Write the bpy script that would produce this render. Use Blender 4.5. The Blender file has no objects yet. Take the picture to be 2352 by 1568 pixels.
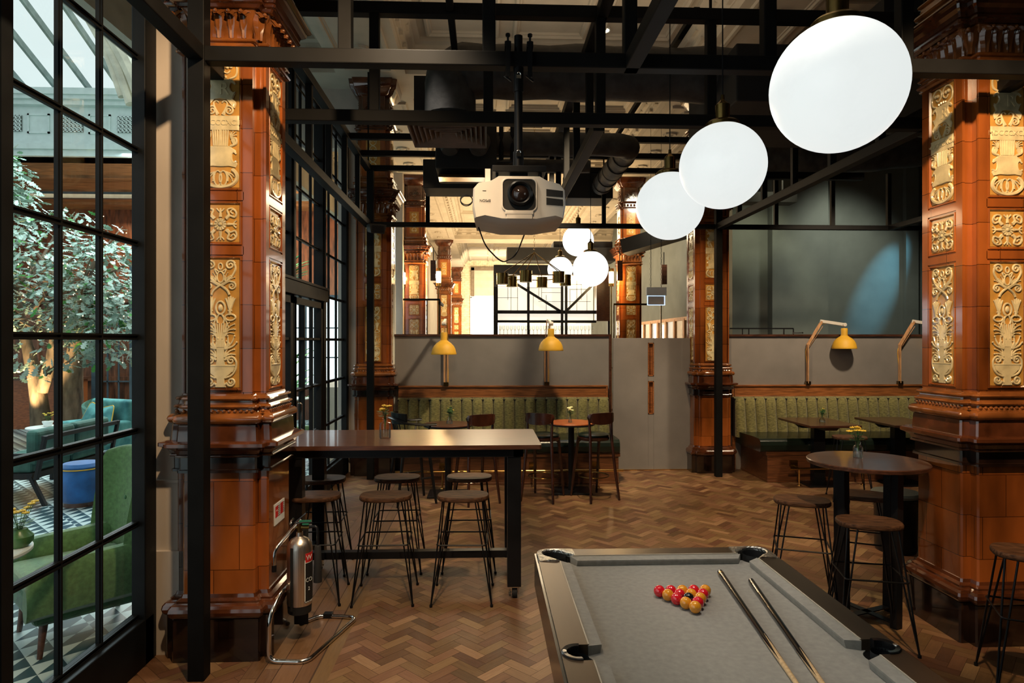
import bpy, math, random
from mathutils import Vector, Matrix
R = math.radians
random.seed(7)
scn = bpy.context.scene
C = scn.collection
# ---------------------------------------------------------------- camera
H = 1.88
cam_d = bpy.data.cameras.new('camera'); cam = bpy.data.objects.new('camera', cam_d); C.objects.link(cam)
cam.location = (0, 0, H); cam.rotation_euler = (R(90), 0, R(-2.33))
cam_d.sensor_width = 36; cam_d.lens = 36*1500/2352; cam_d.clip_start = .05; cam_d.clip_end = 200
scn.camera = cam
scn.view_settings.view_transform = 'Standard'; scn.view_settings.look = 'None'
scn.view_settings.exposure = 0.28; scn.view_settings.gamma = 1.0
scn.view_settings.use_curve_mapping = False
# ---------------------------------------------------------------- overcast daylight above the glazed court
w = bpy.data.worlds.new('world'); scn.world = w; w.use_nodes = True
bg = w.node_tree.nodes['Background']; bg.inputs[0].default_value = (.86, .95, .96, 1); bg.inputs[1].default_value = .88
# ---------------------------------------------------------------- room lamps: unseen ceiling and gantry spots, plus added fill lights
def lamp(kind, loc, power, col=(1, .78, .5), to=None, size=.12, angle=60, blend=.6, shape=None, sy=None):
    d = bpy.data.lights.new(kind.lower()+'_lamp', kind); d.energy = power*(GAIN if loc[0] > -3 else 1); d.color = col
    if kind == 'SPOT': d.spot_size = R(angle); d.spot_blend = blend; d.shadow_soft_size = size
    elif kind == 'POINT': d.shadow_soft_size = size
    else:
        d.size = size
        if sy: d.shape = 'RECTANGLE'; d.size_y = sy
    o = bpy.data.objects.new(kind.lower()+'_lamp', d); C.objects.link(o); o.location = loc
    if to is not None:
        o.rotation_euler = (Vector(to)-Vector(loc)).to_track_quat('-Z', 'Y').to_euler()
    return o
GAIN = 3.3
WARM = (1, .68, .38); WHITE = (1, .9, .78); COOL = (.62, .82, 1)
lamp('SPOT', (-.4, 2.0, 4.2), 100, WARM, (-1.65, 4.05, 1.8), .05, 88)        # left pillar
lamp('SPOT', (1.9, 2.2, 4.2), 150, WARM, (3.3, 4.1, 2.0), .05, 60)          # right pillar
lamp('SPOT', (.9, 2.6, 4.3), 95, WHITE, (.88, 2.4, .8), .15, 52)          # pool table
lamp('SPOT', (.9, 6.4, 4.3), 250, (1, .76, .47), (1.2, 6.6, 0), .15, 75)     # middle of the floor
lamp('SPOT', (-.6, 5.2, 4.3), 25, WHITE, (-.6, 5.2, .9), .15, 70)       # long table
lamp('SPOT', (2.7, 5.4, 4.3), 60, WARM, (2.7, 4.4, .8), .15, 70)         # round table
lamp('SPOT', (.9, 7.6, 4.2), 150, (1, .78, .5), (.5, 9.3, 1.3), .1, 85)           # left banquette
lamp('SPOT', (4.9, 7.2, 4.2), 110, (1, .78, .52), (5.0, 9.3, 1.2), .1, 85)         # right banquette
lamp('AREA', (.9, 5.5, 5.1), 9, (1, .8, .58), (.9, 5.5, 9), 3.0, sy=5.0)       # added fill without a fitting, thrown up on the ceiling
lamp('AREA', (1, 20, 3.2), 160, (1, .72, .40), (1, 20, 9), 3.5, sy=12.0)          # added upward fill for the far room, no fitting there
lamp('AREA', (1.0, 22, 5.3), 260, (1, .80, .52), (1, 22, 0), 3.5, sy=14.0)  # added downward fill over the far room
lamp('AREA', (1.0, 29, 3.4), 150, (1, .80, .52), (1, 33, 3.6), 3.0, sy=3.0)  # added fill aimed at the far brick wall
lamp('SPOT', (8.7, 10.7, 5.9), 360, (.22, .72, 1), (7.4, 12.0, 2.9), .03, 15, .9)   # blue stage beam on the rear wall
lamp('SPOT', (6.5, 10.3, 5.6), 110, (.9, .9, .72), (6.6, 12.0, 1.9), .2, 75, .9)  # unseen spot added to brighten the rear grey-green wall
lamp('SPOT', (4.95, 10.6, 5.4), 70, (.95, .9, .6), (4.9, 12.0, 2.6), .2, 60, .9)  # another added spot, on the left part of that wall
lamp('SPOT', (3.7, 13.0, 5.3), 120, (1, .85, .6), (4.6, 16, 2.5), .2, 90, .9)
# court: warm uplight on the tree
lamp('SPOT', (-8.15, 11.75, .12), 800, (1, .70, .34), (-8.35, 12.55, 2.0), .04, 50)
lamp('SPOT', (-.5, 7.3, 4.2), 55, WARM, (-1.5, 9.25, 1.9), .05, 60)
lamp('SPOT', (2.3, 7.2, 4.2), 45, WARM, (3.2, 9.25, 1.8), .05, 55)
lamp('SPOT', (-.4, 3.4, 4.1), 40, (1, .80, .56), (-.4, 3.7, 0), .12, 80, .8)  # inside the room: fill spot added over the near left floor
lamp('AREA', (-9, 18.5, 5.6), 420, (1, .66, .36), (-9, 18.5, 0), 5, sy=4)  # added warm fill brightening the whole court gallery
lamp('AREA', (-4.9, 16.2, 3.6), 260, (1, .74, .46), (-4.9, 18.5, 7), 2.5, sy=2.5)  # second added gallery fill, for the view through the far window
lamp('AREA', (-5.6, 12, 7.6), 1000, (.78, .95, 1), (-5.6, 8, 0), 5, sy=8)          # added area light below the glass roof, boosting the sky
# ---------------------------------------------------------------- mesh helpers
class MB:
    def __init__(s): s.v = []; s.f = []; s.m = []; s.sm = []
    def add(s, v, f, smooth=False, mi=0):
        b = len(s.v); s.v += [tuple(p) for p in v]
        for q in f: s.f.append(tuple(b+i for i in q)); s.m.append(mi); s.sm.append(smooth)
        return s
    def box(s, x0, x1, y0, y1, z0, z1, mi=0):
        v = [(x, y, z) for z in (z0, z1) for y in (y0, y1) for x in (x0, x1)]
        return s.add(v, [(0,2,3,1),(4,5,7,6),(0,1,5,4),(2,6,7,3),(0,4,6,2),(1,3,7,5)], mi=mi)
    def bar(s, p0, p1, wd, ht, up=(0,0,1), mi=0):
        p0 = Vector(p0); p1 = Vector(p1); d = (p1-p0).normalized(); up = Vector(up)
        if abs(d.dot(up)) > .98: up = Vector((0,1,0)) if abs(d.y) < .9 else Vector((1,0,0))
        sd = d.cross(up).normalized()*wd/2; u = sd.cross(d).normalized()*ht/2
        v = [p+a*sd+b*u for p in (p0, p1) for a, b in ((-1,-1),(1,-1),(1,1),(-1,1))]
        return s.add(v, [(0,1,2,3),(7,6,5,4),(0,4,5,1),(1,5,6,2),(2,6,7,3),(3,7,4,0)], mi=mi)
    def tube(s, pts, r, n=10, cap=True, closed=False, flat=None, mi=0, smooth=True):
        pts = [Vector(p) for p in pts]; N = len(pts)
        rs = r if isinstance(r, (list, tuple)) else [r]*N
        fl = flat if flat is not None else (1, None)
        t0 = (pts[1]-pts[0]).normalized()
        up = Vector((0,0,1)) if abs(t0.z) < .9 else Vector((1,0,0))
        if fl[1] is not None: up = Vector(fl[1])
        V = []; nrm = (up - t0*up.dot(t0)).normalized()
        for i, p in enumerate(pts):
            if closed: t = (pts[(i+1) % N]-pts[i-1]).normalized()
            else: t = (pts[min(i+1, N-1)]-pts[max(i-1, 0)]).normalized()
            if fl[1] is not None: nrm = Vector(fl[1])
            nn = nrm - t*nrm.dot(t)
            if nn.length > 1e-6: nrm = nn.normalized()
            b = t.cross(nrm)
            for k in range(n):
                a = 2*math.pi*k/n
                V.append(p + (b*math.cos(a) + nrm*math.sin(a)*fl[0])*rs[i])
        F = []
        for i in range(N if closed else N-1):
            j = (i+1) % N
            for k in range(n):
                l = (k+1) % n
                F.append((i*n+k, i*n+l, j*n+l, j*n+k))
        if cap and not closed:
            F.append(tuple(range(n-1, -1, -1))); F.append(tuple((N-1)*n+k for k in range(n)))
        return s.add(V, F, smooth, mi)
    def cyl(s, p0, p1, r0, r1=None, n=16, mi=0): return s.tube([p0, p1], [r0, r0 if r1 is None else r1], n, mi=mi)
    def lathe(s, prof, c=(0,0,0), n=24, mi=0, smooth=True, sx=1, sy=1):
        V = []; F = []
        for r, z in prof:
            for k in range(n):
                a = 2*math.pi*k/n; V.append((c[0]+r*sx*math.cos(a), c[1]+r*sy*math.sin(a), c[2]+z))
        for i in range(len(prof)-1):
            for k in range(n):
                l = (k+1) % n; F.append((i*n+k, i*n+l, (i+1)*n+l, (i+1)*n+k))
        if prof[0][0] > 1e-5: F.append(tuple(range(n-1, -1, -1)))
        if prof[-1][0] > 1e-5: F.append(tuple((len(prof)-1)*n+k for k in range(n)))
        return s.add(V, F, smooth, mi)
    def ball(s, c, r, n=16, mi=0, sq=(1,1,1)):
        m = max(6, n//2); c = Vector(c); V = []; F = []
        for i in range(m+1):
            t = math.pi*i/m
            for k in range(n):
                a = 2*math.pi*k/n
                V.append((c.x+r*sq[0]*math.sin(t)*math.cos(a), c.y+r*sq[1]*math.sin(t)*math.sin(a), c.z-r*sq[2]*math.cos(t)))
        for i in range(m):
            for k in range(n):
                l = (k+1) % n; F.append((i*n+k, i*n+l, (i+1)*n+l, (i+1)*n+k))
        return s.add(V, F, True, mi)
    def prism(s, poly, z0, z1, mi=0, smooth=False):
        n = len(poly); V = [(x, y, z) for z in (z0, z1) for x, y in poly]
        F = [(i, (i+1) % n, n+(i+1) % n, n+i) for i in range(n)]
        s.add(V, F, smooth, mi); return s.add(V, [tuple(range(n-1, -1, -1)), tuple(range(n, 2*n))], False, mi)
    def loft(s, rings, cap=True, smooth=False, mi=0, closed=False):
        n = len(rings[0]); V = [p for r in rings for p in r]; F = []
        for i in range(len(rings) if closed else len(rings)-1):
            j = (i+1) % len(rings)
            for k in range(n):
                l = (k+1) % n; F.append((i*n+k, i*n+l, j*n+l, j*n+k))
        s.add(V, F, smooth, mi)
        if cap and not closed: s.add([*rings[0], *rings[-1]], [tuple(range(n-1, -1, -1)), tuple(range(n, 2*n))], False, mi)
        return s
    def xf(s, M, start=0):
        s.v = s.v[:start]+[tuple(M @ Vector(p)) for p in s.v[start:]]; return s
    def join(s, o, M=None):
        b = len(s.v); s.v += [tuple(M @ Vector(p)) if M else p for p in o.v]
        s.f += [tuple(b+i for i in q) for q in o.f]; s.m += o.m; s.sm += o.sm; return s
def obj(name, mb, m, parent=None, loc=None, rot=None, bevel=0, seg=2, angle=40):
    me = bpy.data.meshes.new(name); me.from_pydata(mb.v, [], mb.f)
    for x in (m if isinstance(m, (list, tuple)) else [m]): me.materials.append(x)
    me.polygons.foreach_set('material_index', mb.m); me.polygons.foreach_set('use_smooth', mb.sm)
    me.update(); me.validate()
    if any(mb.sm): me.set_sharp_from_angle(angle=R(angle))
    o = bpy.data.objects.new(name, me); C.objects.link(o)
    if parent: o.parent = parent
    if loc: o.location = loc
    if rot: o.rotation_euler = rot if isinstance(rot, (tuple, list)) else (0, 0, rot)
    if bevel:
        b = o.modifiers.new('bevel', 'BEVEL'); b.width = bevel; b.segments = seg; b.limit_method = 'ANGLE'; b.angle_limit = R(35)
        b.harden_normals = False
    return o
def tag(o, label=None, cat=None, group=None, kind=None):
    if label: o['label'] = label
    if cat: o['category'] = cat
    if group: o['group'] = group
    if kind: o['kind'] = kind
    return o
def thing(name, label, cat, loc=(0,0,0), rot=0, group=None):
    o = bpy.data.objects.new(name, None); C.objects.link(o); o.empty_display_size = .1
    o.location = loc; o.rotation_euler = rot if isinstance(rot, (tuple, list)) else (0, 0, rot)
    return tag(o, label, cat, group)
def struct(name, mb, m, **k): return tag(obj(name, mb, m, **k), kind='structure')
def dup(root, loc, rot=None, label=None, group=None, parent=None):
    r = root.copy(); C.objects.link(r); r.location = loc
    if rot is not None: r.rotation_euler = rot if isinstance(rot, (tuple, list)) else (0, 0, rot)
    if parent: r.parent = parent
    if label: r['label'] = label
    if group: r['group'] = group
    for ch in list(root.children):
        c = ch.copy(); C.objects.link(c); c.parent = r
        for g in list(ch.children):
            d = g.copy(); C.objects.link(d); d.parent = c
    return r
def txt(name, s, size, m, parent, loc, rot, depth=.001):
    cu = bpy.data.curves.new(name, 'FONT'); cu.body = s; cu.size = size; cu.extrude = depth; cu.align_x = 'CENTER'; cu.align_y = 'CENTER'
    t = bpy.data.objects.new(name, cu); C.objects.link(t)
    bpy.context.view_layer.update()
    me = bpy.data.meshes.new_from_object(t); C.objects.unlink(t); bpy.data.objects.remove(t)
    o = bpy.data.objects.new(name, me); C.objects.link(o); me.materials.clear(); me.materials.append(m)
    o.parent = parent; o.location = loc; o.rotation_euler = rot
    return o
def arc(cx, cy, r, a0, a1, n): return [(cx+r*math.cos(R(a0+(a1-a0)*i/n)), cy+r*math.sin(R(a0+(a1-a0)*i/n))) for i in range(n+1)]
def rrect(w_, d_, r, n=5):
    p = []
    for cx, cy, a in ((w_/2-r, d_/2-r, 0), (-w_/2+r, d_/2-r, 90), (-w_/2+r, -d_/2+r, 180), (w_/2-r, -d_/2+r, 270)): p += arc(cx, cy, r, a, a+90, n)
    return p
def rpath(pts, r, n=5, closed=False):
    P = [Vector(p) for p in pts]; out = []; N = len(P)
    for i in range(N):
        if not closed and i in (0, N-1): out.append(P[i]); continue
        a, b, c = P[i-1], P[i], P[(i+1) % N]
        d1 = (a-b); d2 = (c-b); k = min(r, d1.length*.45, d2.length*.45)
        s_, e = b+d1.normalized()*k, b+d2.normalized()*k
        for j in range(n+1):
            t = j/n; out.append(s_*(1-t)**2 + b*2*t*(1-t) + e*t*t)
    return out
# ---------------------------------------------------------------- materials
MATS = {}
def mat(name, col, rough=.5, metal=0, var=.12, scale=6, stretch=(1,1,1), bump=0, bscale=60, coat=0, emit=None, es=0, spec=.5, col2=None, sheen=0):
    m = bpy.data.materials.new(name); m.use_nodes = True; nt = m.node_tree; n = nt.nodes; L = nt.links
    p = n['Principled BSDF']; p.inputs['Roughness'].default_value = rough; p.inputs['Metallic'].default_value = metal
    p.inputs['Specular IOR Level'].default_value = spec; p.inputs['Coat Weight'].default_value = coat; p.inputs['Coat Roughness'].default_value = .06
    if sheen: p.inputs['Sheen Weight'].default_value = sheen
    tc = n.new('ShaderNodeTexCoord'); mp = n.new('ShaderNodeMapping'); mp.inputs['Scale'].default_value = stretch
    L.new(tc.outputs['Object'], mp.inputs[0])
    nz = n.new('ShaderNodeTexNoise'); nz.inputs['Scale'].default_value = scale; nz.inputs['Detail'].default_value = 5; L.new(mp.outputs[0], nz.inputs[0])
    mx = n.new('ShaderNodeMix'); mx.data_type = 'RGBA'
    c2 = col2 or tuple(min(1, c*(1+var*2.2)) for c in col); c1 = tuple(c*(1-var*1.6) for c in col) if not col2 else col
    mx.inputs[6].default_value = (*c1, 1); mx.inputs[7].default_value = (*c2, 1)
    rm = n.new('ShaderNodeMapRange'); rm.inputs[1].default_value = .3; rm.inputs[2].default_value = .7
    L.new(nz.outputs[0], rm.inputs[0]); L.new(rm.outputs[0], mx.inputs[0]); L.new(mx.outputs[2], p.inputs['Base Color'])
    if bump:
        b = n.new('ShaderNodeTexNoise'); b.inputs['Scale'].default_value = bscale; b.inputs['Detail'].default_value = 3; L.new(mp.outputs[0], b.inputs[0])
        bp = n.new('ShaderNodeBump'); bp.inputs['Strength'].default_value = bump; bp.inputs['Distance'].default_value = .01
        L.new(b.outputs[0], bp.inputs['Height']); L.new(bp.outputs[0], p.inputs['Normal'])
    if emit: p.inputs['Emission Color'].default_value = (*emit, 1); p.inputs['Emission Strength'].default_value = es
    m['mix'] = mx.name
    MATS[name] = m; return m
def brick(m, bw, bh, mortar, mcol, offs=.5, msz=.006, fac=.35, plane='col'):
    """adds tile joints and tile-to-tile variation to a material"""
    nt = m.node_tree; n = nt.nodes; L = nt.links; p = n['Principled BSDF']; src = n[m['mix']].outputs[2]
    g = n.new('ShaderNodeTexCoord'); sp = n.new('ShaderNodeSeparateXYZ'); L.new(g.outputs['Object'], sp.inputs[0])
    ad = n.new('ShaderNodeMath'); L.new(sp.outputs[0], ad.inputs[0]); L.new(sp.outputs[1], ad.inputs[1])
    cb = n.new('ShaderNodeCombineXYZ'); L.new(ad.outputs[0], cb.inputs[0]); L.new(sp.outputs[2], cb.inputs[1])
    bt = n.new('ShaderNodeTexBrick'); bt.inputs['Scale'].default_value = 1; bt.inputs['Brick Width'].default_value = bw; bt.inputs['Row Height'].default_value = bh
    bt.inputs['Mortar Size'].default_value = msz; bt.offset = offs; bt.inputs['Color1'].default_value = (1-fac,)*3+(1,); bt.inputs['Color2'].default_value = (1+fac,)*3+(1,)
    bt.inputs['Mortar'].default_value = (mortar,)*3+(1,); L.new(cb.outputs[0], bt.inputs[0])
    mu = n.new('ShaderNodeMix'); mu.data_type = 'RGBA'; mu.blend_type = 'MULTIPLY'; mu.inputs[0].default_value = 1
    L.new(src, mu.inputs[6]); L.new(bt.outputs[0], mu.inputs[7]); L.new(mu.outputs[2], p.inputs['Base Color'])
    return m
steel = mat('black_steel', (.0035, .0036, .0038), .6, 0, .2, spec=.16)
steel2 = mat('window_steel', (.004, .005, .006), .5, 0, .2, spec=.2)
parq_base = mat('floor_base', (.05, .025, .012), .7)
tile = brick(mat('glazed_brown_tile', (.23, .062, .012), .16, 0, .45, 2.2, (1,1,.35), coat=.8), .30, .2625, .25, None, fac=.22, msz=.0022)
tile_h = mat('glazed_honey_tile', (.20, .065, .016), .14, 0, .25, 7, (1,1,1), coat=.9)
tile_d = brick(mat('glazed_black_brown_tile', (.012, .0055, .0035), .15, 0, .4, 6, coat=.8), .3, .14, .5, None, fac=.2, msz=.002)
tile_m = mat('glazed_umber_tile', (.075, .022, .008), .15, 0, .3, 7, coat=.9)
ochre = mat('ochre_glaze', (.48, .25, .055), .2, 0, .15, 9, coat=.6)
creamg = mat('cream_glaze', (.62, .52, .30), .18, 0, .14, 12, coat=.8)
cream = mat('cream_plaster', (.46, .405, .32), .8, 0, .05, 3)
cream_w = mat('reveal_plaster', (.50, .44, .38), .75, 0, .1, 2.5, (1,1,.4))
grey = mat('grey_panel', (.20, .185, .175), .75, 0, .05, 3, bump=.04, bscale=300)
teal = mat('grey_green_wall', (.115, .13, .12), .8, 0, .08, 2)
dkwall = mat('dark_wall', (.04, .04, .038), .8)
oak = mat('oak', (.24, .085, .025), .42, 0, .3, 9, (.6,8,8), bump=.05, bscale=30, coat=.2)
wal = mat('dark_walnut', (.055, .022, .013), .3, 0, .3, 8, (1.2,9,9), coat=.35)
walt = mat('walnut_top', (.085, .033, .018), .3, 0, .22, 8, (1.2,9,9), coat=.3)
seatw = mat('stool_seat_wood', (.07, .033, .017), .55, 0, .5, 7, (1.5,14,14), bump=.15, bscale=20, spec=.22)
redwood = mat('red_brown_wood', (.28, .075, .022), .3, 0, .2, 7, (2,9,9), coat=.3)
bent = mat('bentwood', (.03, .009, .005), .25, 0, .3, 8, coat=.4)
black = mat('black_paint', (.007, .0075, .009), .3, spec=.25)
blackm = mat('matt_black', (.006, .006, .0065), .75)
iron = mat('black_iron', (.01, .011, .013), .38, .6)
chrome = mat('chrome', (.75, .73, .7), .12, 1, .03)
brass = mat('brass', (.62, .38, .13), .22, 1, .1)
brassd = mat('dark_brass', (.20, .13, .04), .25, 1, .15)
greenf = mat('olive_fabric', (.165, .15, .05), .9, 0, .3, 30, (1,1,3), bump=.35, bscale=220, sheen=.3)
greenl = mat('dark_green_leather', (.006, .011, .008), .25, 0, .2)
yel = mat('yellow_lacquer', (.72, .40, .03), .55, 0, .06)
felt = mat('grey_cloth', (.245, .232, .205), .95, 0, .07, 40, bump=.1, bscale=500, sheen=.3)
rail_m = mat('brushed_bronze_rail', (.085, .058, .036), .32, .55, .12, 5, (1,.2,1))
rail_b = mat('black_rail_side', (.008, .008, .009), .25, 0, coat=.3)
cast = mat('silver_casting', (.68, .66, .62), .28, 1, .2, 60, bump=.7, bscale=90)
white = mat('white_plastic', (.62, .58, .52), .4, 0, .03)
whitep = mat('white_paint', (.72, .76, .74), .6, 0, .03)
redb = mat('red_ball', (.70, .010, .022), .08, 0, .02, coat=1)
yelb = mat('yellow_ball', (.80, .31, .02), .08, 0, .02, coat=1)
blkb = mat('black_ball', (.008, .008, .009), .08, 0, coat=1)
maple = mat('maple_wood', (.62, .42, .22), .25, 0, .1, 9, (9,9,1), coat=.5)
duct = mat('insulated_duct', (.030, .029, .028), .72, 0, .3, 8, bump=.5, bscale=14)
globem = mat('lit_opal_glass', (.25, .25, .25), .35, 0, .3, 3, emit=(.92, .97, .95), es=.70)
globe2 = mat('lit_opal_glass_bright', (.8, .8, .8), .3, 0, .02, emit=(.95, 1, 1), es=1.1)
bulb = mat('warm_bulb', (1, .8, .5), .3, 0, 0, emit=(1, .66, .28), es=9)
downm = mat('downlight_lens', (1, .9, .7), .3, 0, 0, emit=(1, .86, .62), es=5)
litp = mat('lit_frosted_panel', (.8, .8, .8), .4, 0, .04, 3, emit=(1, .92, .74), es=.75)
sage = mat('green_leaf', (.06, .16, .05), .5, 0, .3, 20)
petaly = mat('yellow_petal', (.75, .52, .06), .6, 0, .1)
petalc = mat('cream_petal', (.7, .66, .36), .6, 0, .1)
leafd = mat('oak_leaf', (.17, .26, .20), .38, 0, .35, 3, col2=(.42, .54, .47))  # whitish second tone paints sky reflected on the glossy leaves
leafg = mat('bright_leaf', (.045, .21, .035), .5, 0, .3, 4)
barkm = mat('bark', (.13, .09, .06), .9, 0, .4, 8, (1,1,.3), bump=.9, bscale=18)
velvet = mat('green_velvet', (.10, .20, .065), .9, 0, .14, 40, bump=.3, bscale=160, sheen=.5)
velvd = mat('green_velvet_dark', (.03, .10, .035), .9, 0, .3, 16, bump=.3, bscale=160, sheen=.4)
navy = mat('blue_velvet', (.012, .10, .30), .85, 0, .2, sheen=.4)
tealc = mat('teal_cushion', (.11, .27, .23), .85, 0, .25, 6)
fern = mat('palm_print_fabric', (.025, .13, .14), .8, 0, .2, 5, (1,1,1), col2=(.12, .36, .34))
soffit = mat('timber_soffit', (.26, .13, .06), .6, 0, .25, 2, (1,7,1))
panelw = mat('timber_panelling', (.13, .045, .02), .45, 0, .4, 3, (5,5,1))
stonew = mat('white_stone', (.62, .72, .71), .7, 0, .04)
red = mat('red_label', (.55, .02, .02), .4)
steelb = mat('blued_steel', (.05, .075, .09), .4)
brickw = brick(mat('white_glazed_brick', (.66, .56, .38), .25, 0, .1, coat=.5), .225, .09, .45, None, fac=.12, msz=.006)
def glassm(name, tint=(1,1,1), fac=.06, rough=.01):
    m = bpy.data.materials.new(name); m.use_nodes = True; nt = m.node_tree; n = nt.nodes; L = nt.links; n.remove(n['Principled BSDF'])
    t = n.new('ShaderNodeBsdfTransparent'); t.inputs[0].default_value = (*tint, 1); g = n.new('ShaderNodeBsdfGlossy'); g.inputs['Roughness'].default_value = rough
    f = n.new('ShaderNodeLayerWeight'); f.inputs[0].default_value = .25; mr = n.new('ShaderNodeMapRange'); mr.inputs[3].default_value = fac; mr.inputs[4].default_value = .30 if name == 'window_glass' else .7
    mx = n.new('ShaderNodeMixShader'); L.new(f.outputs['Fresnel'], mr.inputs[0]); L.new(mr.outputs[0], mx.inputs[0]); L.new(t.outputs[0], mx.inputs[1]); L.new(g.outputs[0], mx.inputs[2])
    L.new(mx.outputs[0], n['Material Output'].inputs[0]); return m
glass = glassm('window_glass', (.93, .97, .96), .03)
vglass = glassm('vase_glass', (.94, .96, .94), .10)
cueb = mat('black_lacquer', (.006, .006, .007), .07)
oakd = mat('dark_oak', (.10, .036, .013), .4, 0, .3, 9, (.6,8,8), coat=.2)
glassr = glassm('ribbed_glass', (.8, .78, .7), .25, .2)
# lampshade yellow stays plain; pavers, court tiles and parquet below
def parquet():
    m = bpy.data.materials.new('oak_parquet'); m.use_nodes = True; nt = m.node_tree; n = nt.nodes; L = nt.links; p = n['Principled BSDF']
    at = n.new('ShaderNodeAttribute'); at.attribute_name = 'tone'
    uv = n.new('ShaderNodeUVMap'); mp = n.new('ShaderNodeMapping'); mp.inputs['Scale'].default_value = (2.2, 26, 1); L.new(uv.outputs[0], mp.inputs[0])
    nz = n.new('ShaderNodeTexNoise'); nz.inputs['Scale'].default_value = 3; nz.inputs['Detail'].default_value = 6; nz.inputs['Roughness'].default_value = .7; L.new(mp.outputs[0], nz.inputs[0])
    cr = n.new('ShaderNodeValToRGB'); e = cr.color_ramp.elements
    e[0].color = (.05, .023, .010, 1); e[1].color = (.33, .205, .095, 1)
    for q, c in ((.3, (.115, .052, .021, 1)), (.6, (.185, .095, .040, 1)), (.82, (.25, .14, .062, 1))): x = e.new(q); x.color = c
    ad = n.new('ShaderNodeMath'); ad.operation = 'MULTIPLY_ADD'; ad.inputs[1].default_value = .55; L.new(nz.outputs[0], ad.inputs[0])
    a2 = n.new('ShaderNodeMath'); a2.operation = 'MULTIPLY_ADD'; a2.inputs[1].default_value = .72; a2.inputs[2].default_value = -.14; L.new(at.outputs['Fac'], a2.inputs[0]); L.new(a2.outputs[0], ad.inputs[2])
    L.new(ad.outputs[0], cr.inputs[0])
    m7 = n.new('ShaderNodeMath'); m7.operation = 'MULTIPLY'; m7.inputs[1].default_value = 17.3; L.new(at.outputs['Fac'], m7.inputs[0])
    fr = n.new('ShaderNodeMath'); fr.operation = 'FRACT'; L.new(m7.outputs[0], fr.inputs[0]); hr = n.new('ShaderNodeMapRange'); hr.inputs[3].default_value = .488; hr.inputs[4].default_value = .514; L.new(fr.outputs[0], hr.inputs[0])
    hs = n.new('ShaderNodeHueSaturation'); hs.inputs['Saturation'].default_value = .95; L.new(hr.outputs[0], hs.inputs['Hue']); L.new(cr.outputs[0], hs.inputs['Color']); L.new(hs.outputs[0], p.inputs['Base Color'])
    n2 = n.new('ShaderNodeTexNoise'); n2.inputs['Scale'].default_value = 1.4; tc = n.new('ShaderNodeTexCoord'); L.new(tc.outputs['Object'], n2.inputs[0])
    mr = n.new('ShaderNodeMapRange'); mr.inputs[3].default_value = .28; mr.inputs[4].default_value = .55; L.new(n2.outputs[0], mr.inputs[0]); L.new(mr.outputs[0], p.inputs['Roughness'])
    bp = n.new('ShaderNodeBump'); bp.inputs['Strength'].default_value = .25; bp.inputs['Distance'].default_value = .004; L.new(nz.outputs[0], bp.inputs['Height']); L.new(bp.outputs[0], p.inputs['Normal'])
    return m
def court_tiles():
    m = bpy.data.materials.new('patterned_court_tiles'); m.use_nodes = True; nt = m.node_tree; n = nt.nodes; L = nt.links; p = n['Principled BSDF']
    def M(op, a, b=None):
        q = n.new('ShaderNodeMath'); q.operation = op
        for i, x in enumerate((a, b)):
            if x is None: continue
            if isinstance(x, (int, float)): q.inputs[i].default_value = x
            else: L.new(x, q.inputs[i])
        return q.outputs[0]
    tc = n.new('ShaderNodeTexCoord'); sp = n.new('ShaderNodeSeparateXYZ'); L.new(tc.outputs['Object'], sp.inputs[0])
    S = 9.5; x = M('MULTIPLY', sp.outputs[0], S); y = M('MULTIPLY', sp.outputs[1], S)
    fx = M('FRACT', x); fy = M('FRACT', y); px = M('FLOORED_MODULO', M('FLOOR', x), 2); py = M('FLOORED_MODULO', M('FLOOR', y), 2)
    d1 = M('GREATER_THAN', M('ADD', fx, fy), 1); d2 = M('GREATER_THAN', fx, fy)
    par = M('ABSOLUTE', M('SUBTRACT', px, py))
    tri = M('ADD', M('MULTIPLY', par, d1), M('MULTIPLY', M('SUBTRACT', 1, par), d2))
    band = M('LESS_THAN', M('FRACT', M('MULTIPLY', M('ADD', x, y), .125)), .16)
    v = M('ABSOLUTE', M('SUBTRACT', tri, band))
    mx = n.new('ShaderNodeMix'); mx.data_type = 'RGBA'; mx.inputs[6].default_value = (.035, .075, .09, 1); mx.inputs[7].default_value = (.52, .62, .60, 1)
    L.new(v, mx.inputs[0]); L.new(mx.outputs[2], p.inputs['Base Color']); p.inputs['Roughness'].default_value = .3
    return m
# ---------------------------------------------------------------- ornamental glazed-tile pillars
def cross_ring(o, z, a=.19, b=.25, c=.010):
    a += o; b += o; P = []
    for q in range(4):
        ca, sa = (1, 0, -1, 0)[q], (0, 1, 0, -1)[q]
        for x, y in ((b, -a+c), (b, a-c), (b-c, a), (a, a), (a, b-c), (a-c, b)):
            P.append((x*ca-y*sa, x*sa+y*ca, z))
    return P
def moulding(levels):
    return MB().loft([cross_ring(o, z) for z, o in levels])
def bead(z0, z1, o0, bulge, n=6):
    return [(z0+(z1-z0)*(1-math.cos(math.pi*i/n))/2, o0+bulge*math.sin(math.pi*i/n)) for i in range(n+1)]
S_ = .000548
def spiral(cx, cz, r, a0, turns, sgn=1, n=22, r1=.15):
    return [(cx+(r*(1-(1-r1)*i/n))*math.cos(R(a0)+sgn*2*math.pi*turns*i/n), cz+(r*(1-(1-r1)*i/n))*math.sin(R(a0)+sgn*2*math.pi*turns*i/n)) for i in range(n+1)]
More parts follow.
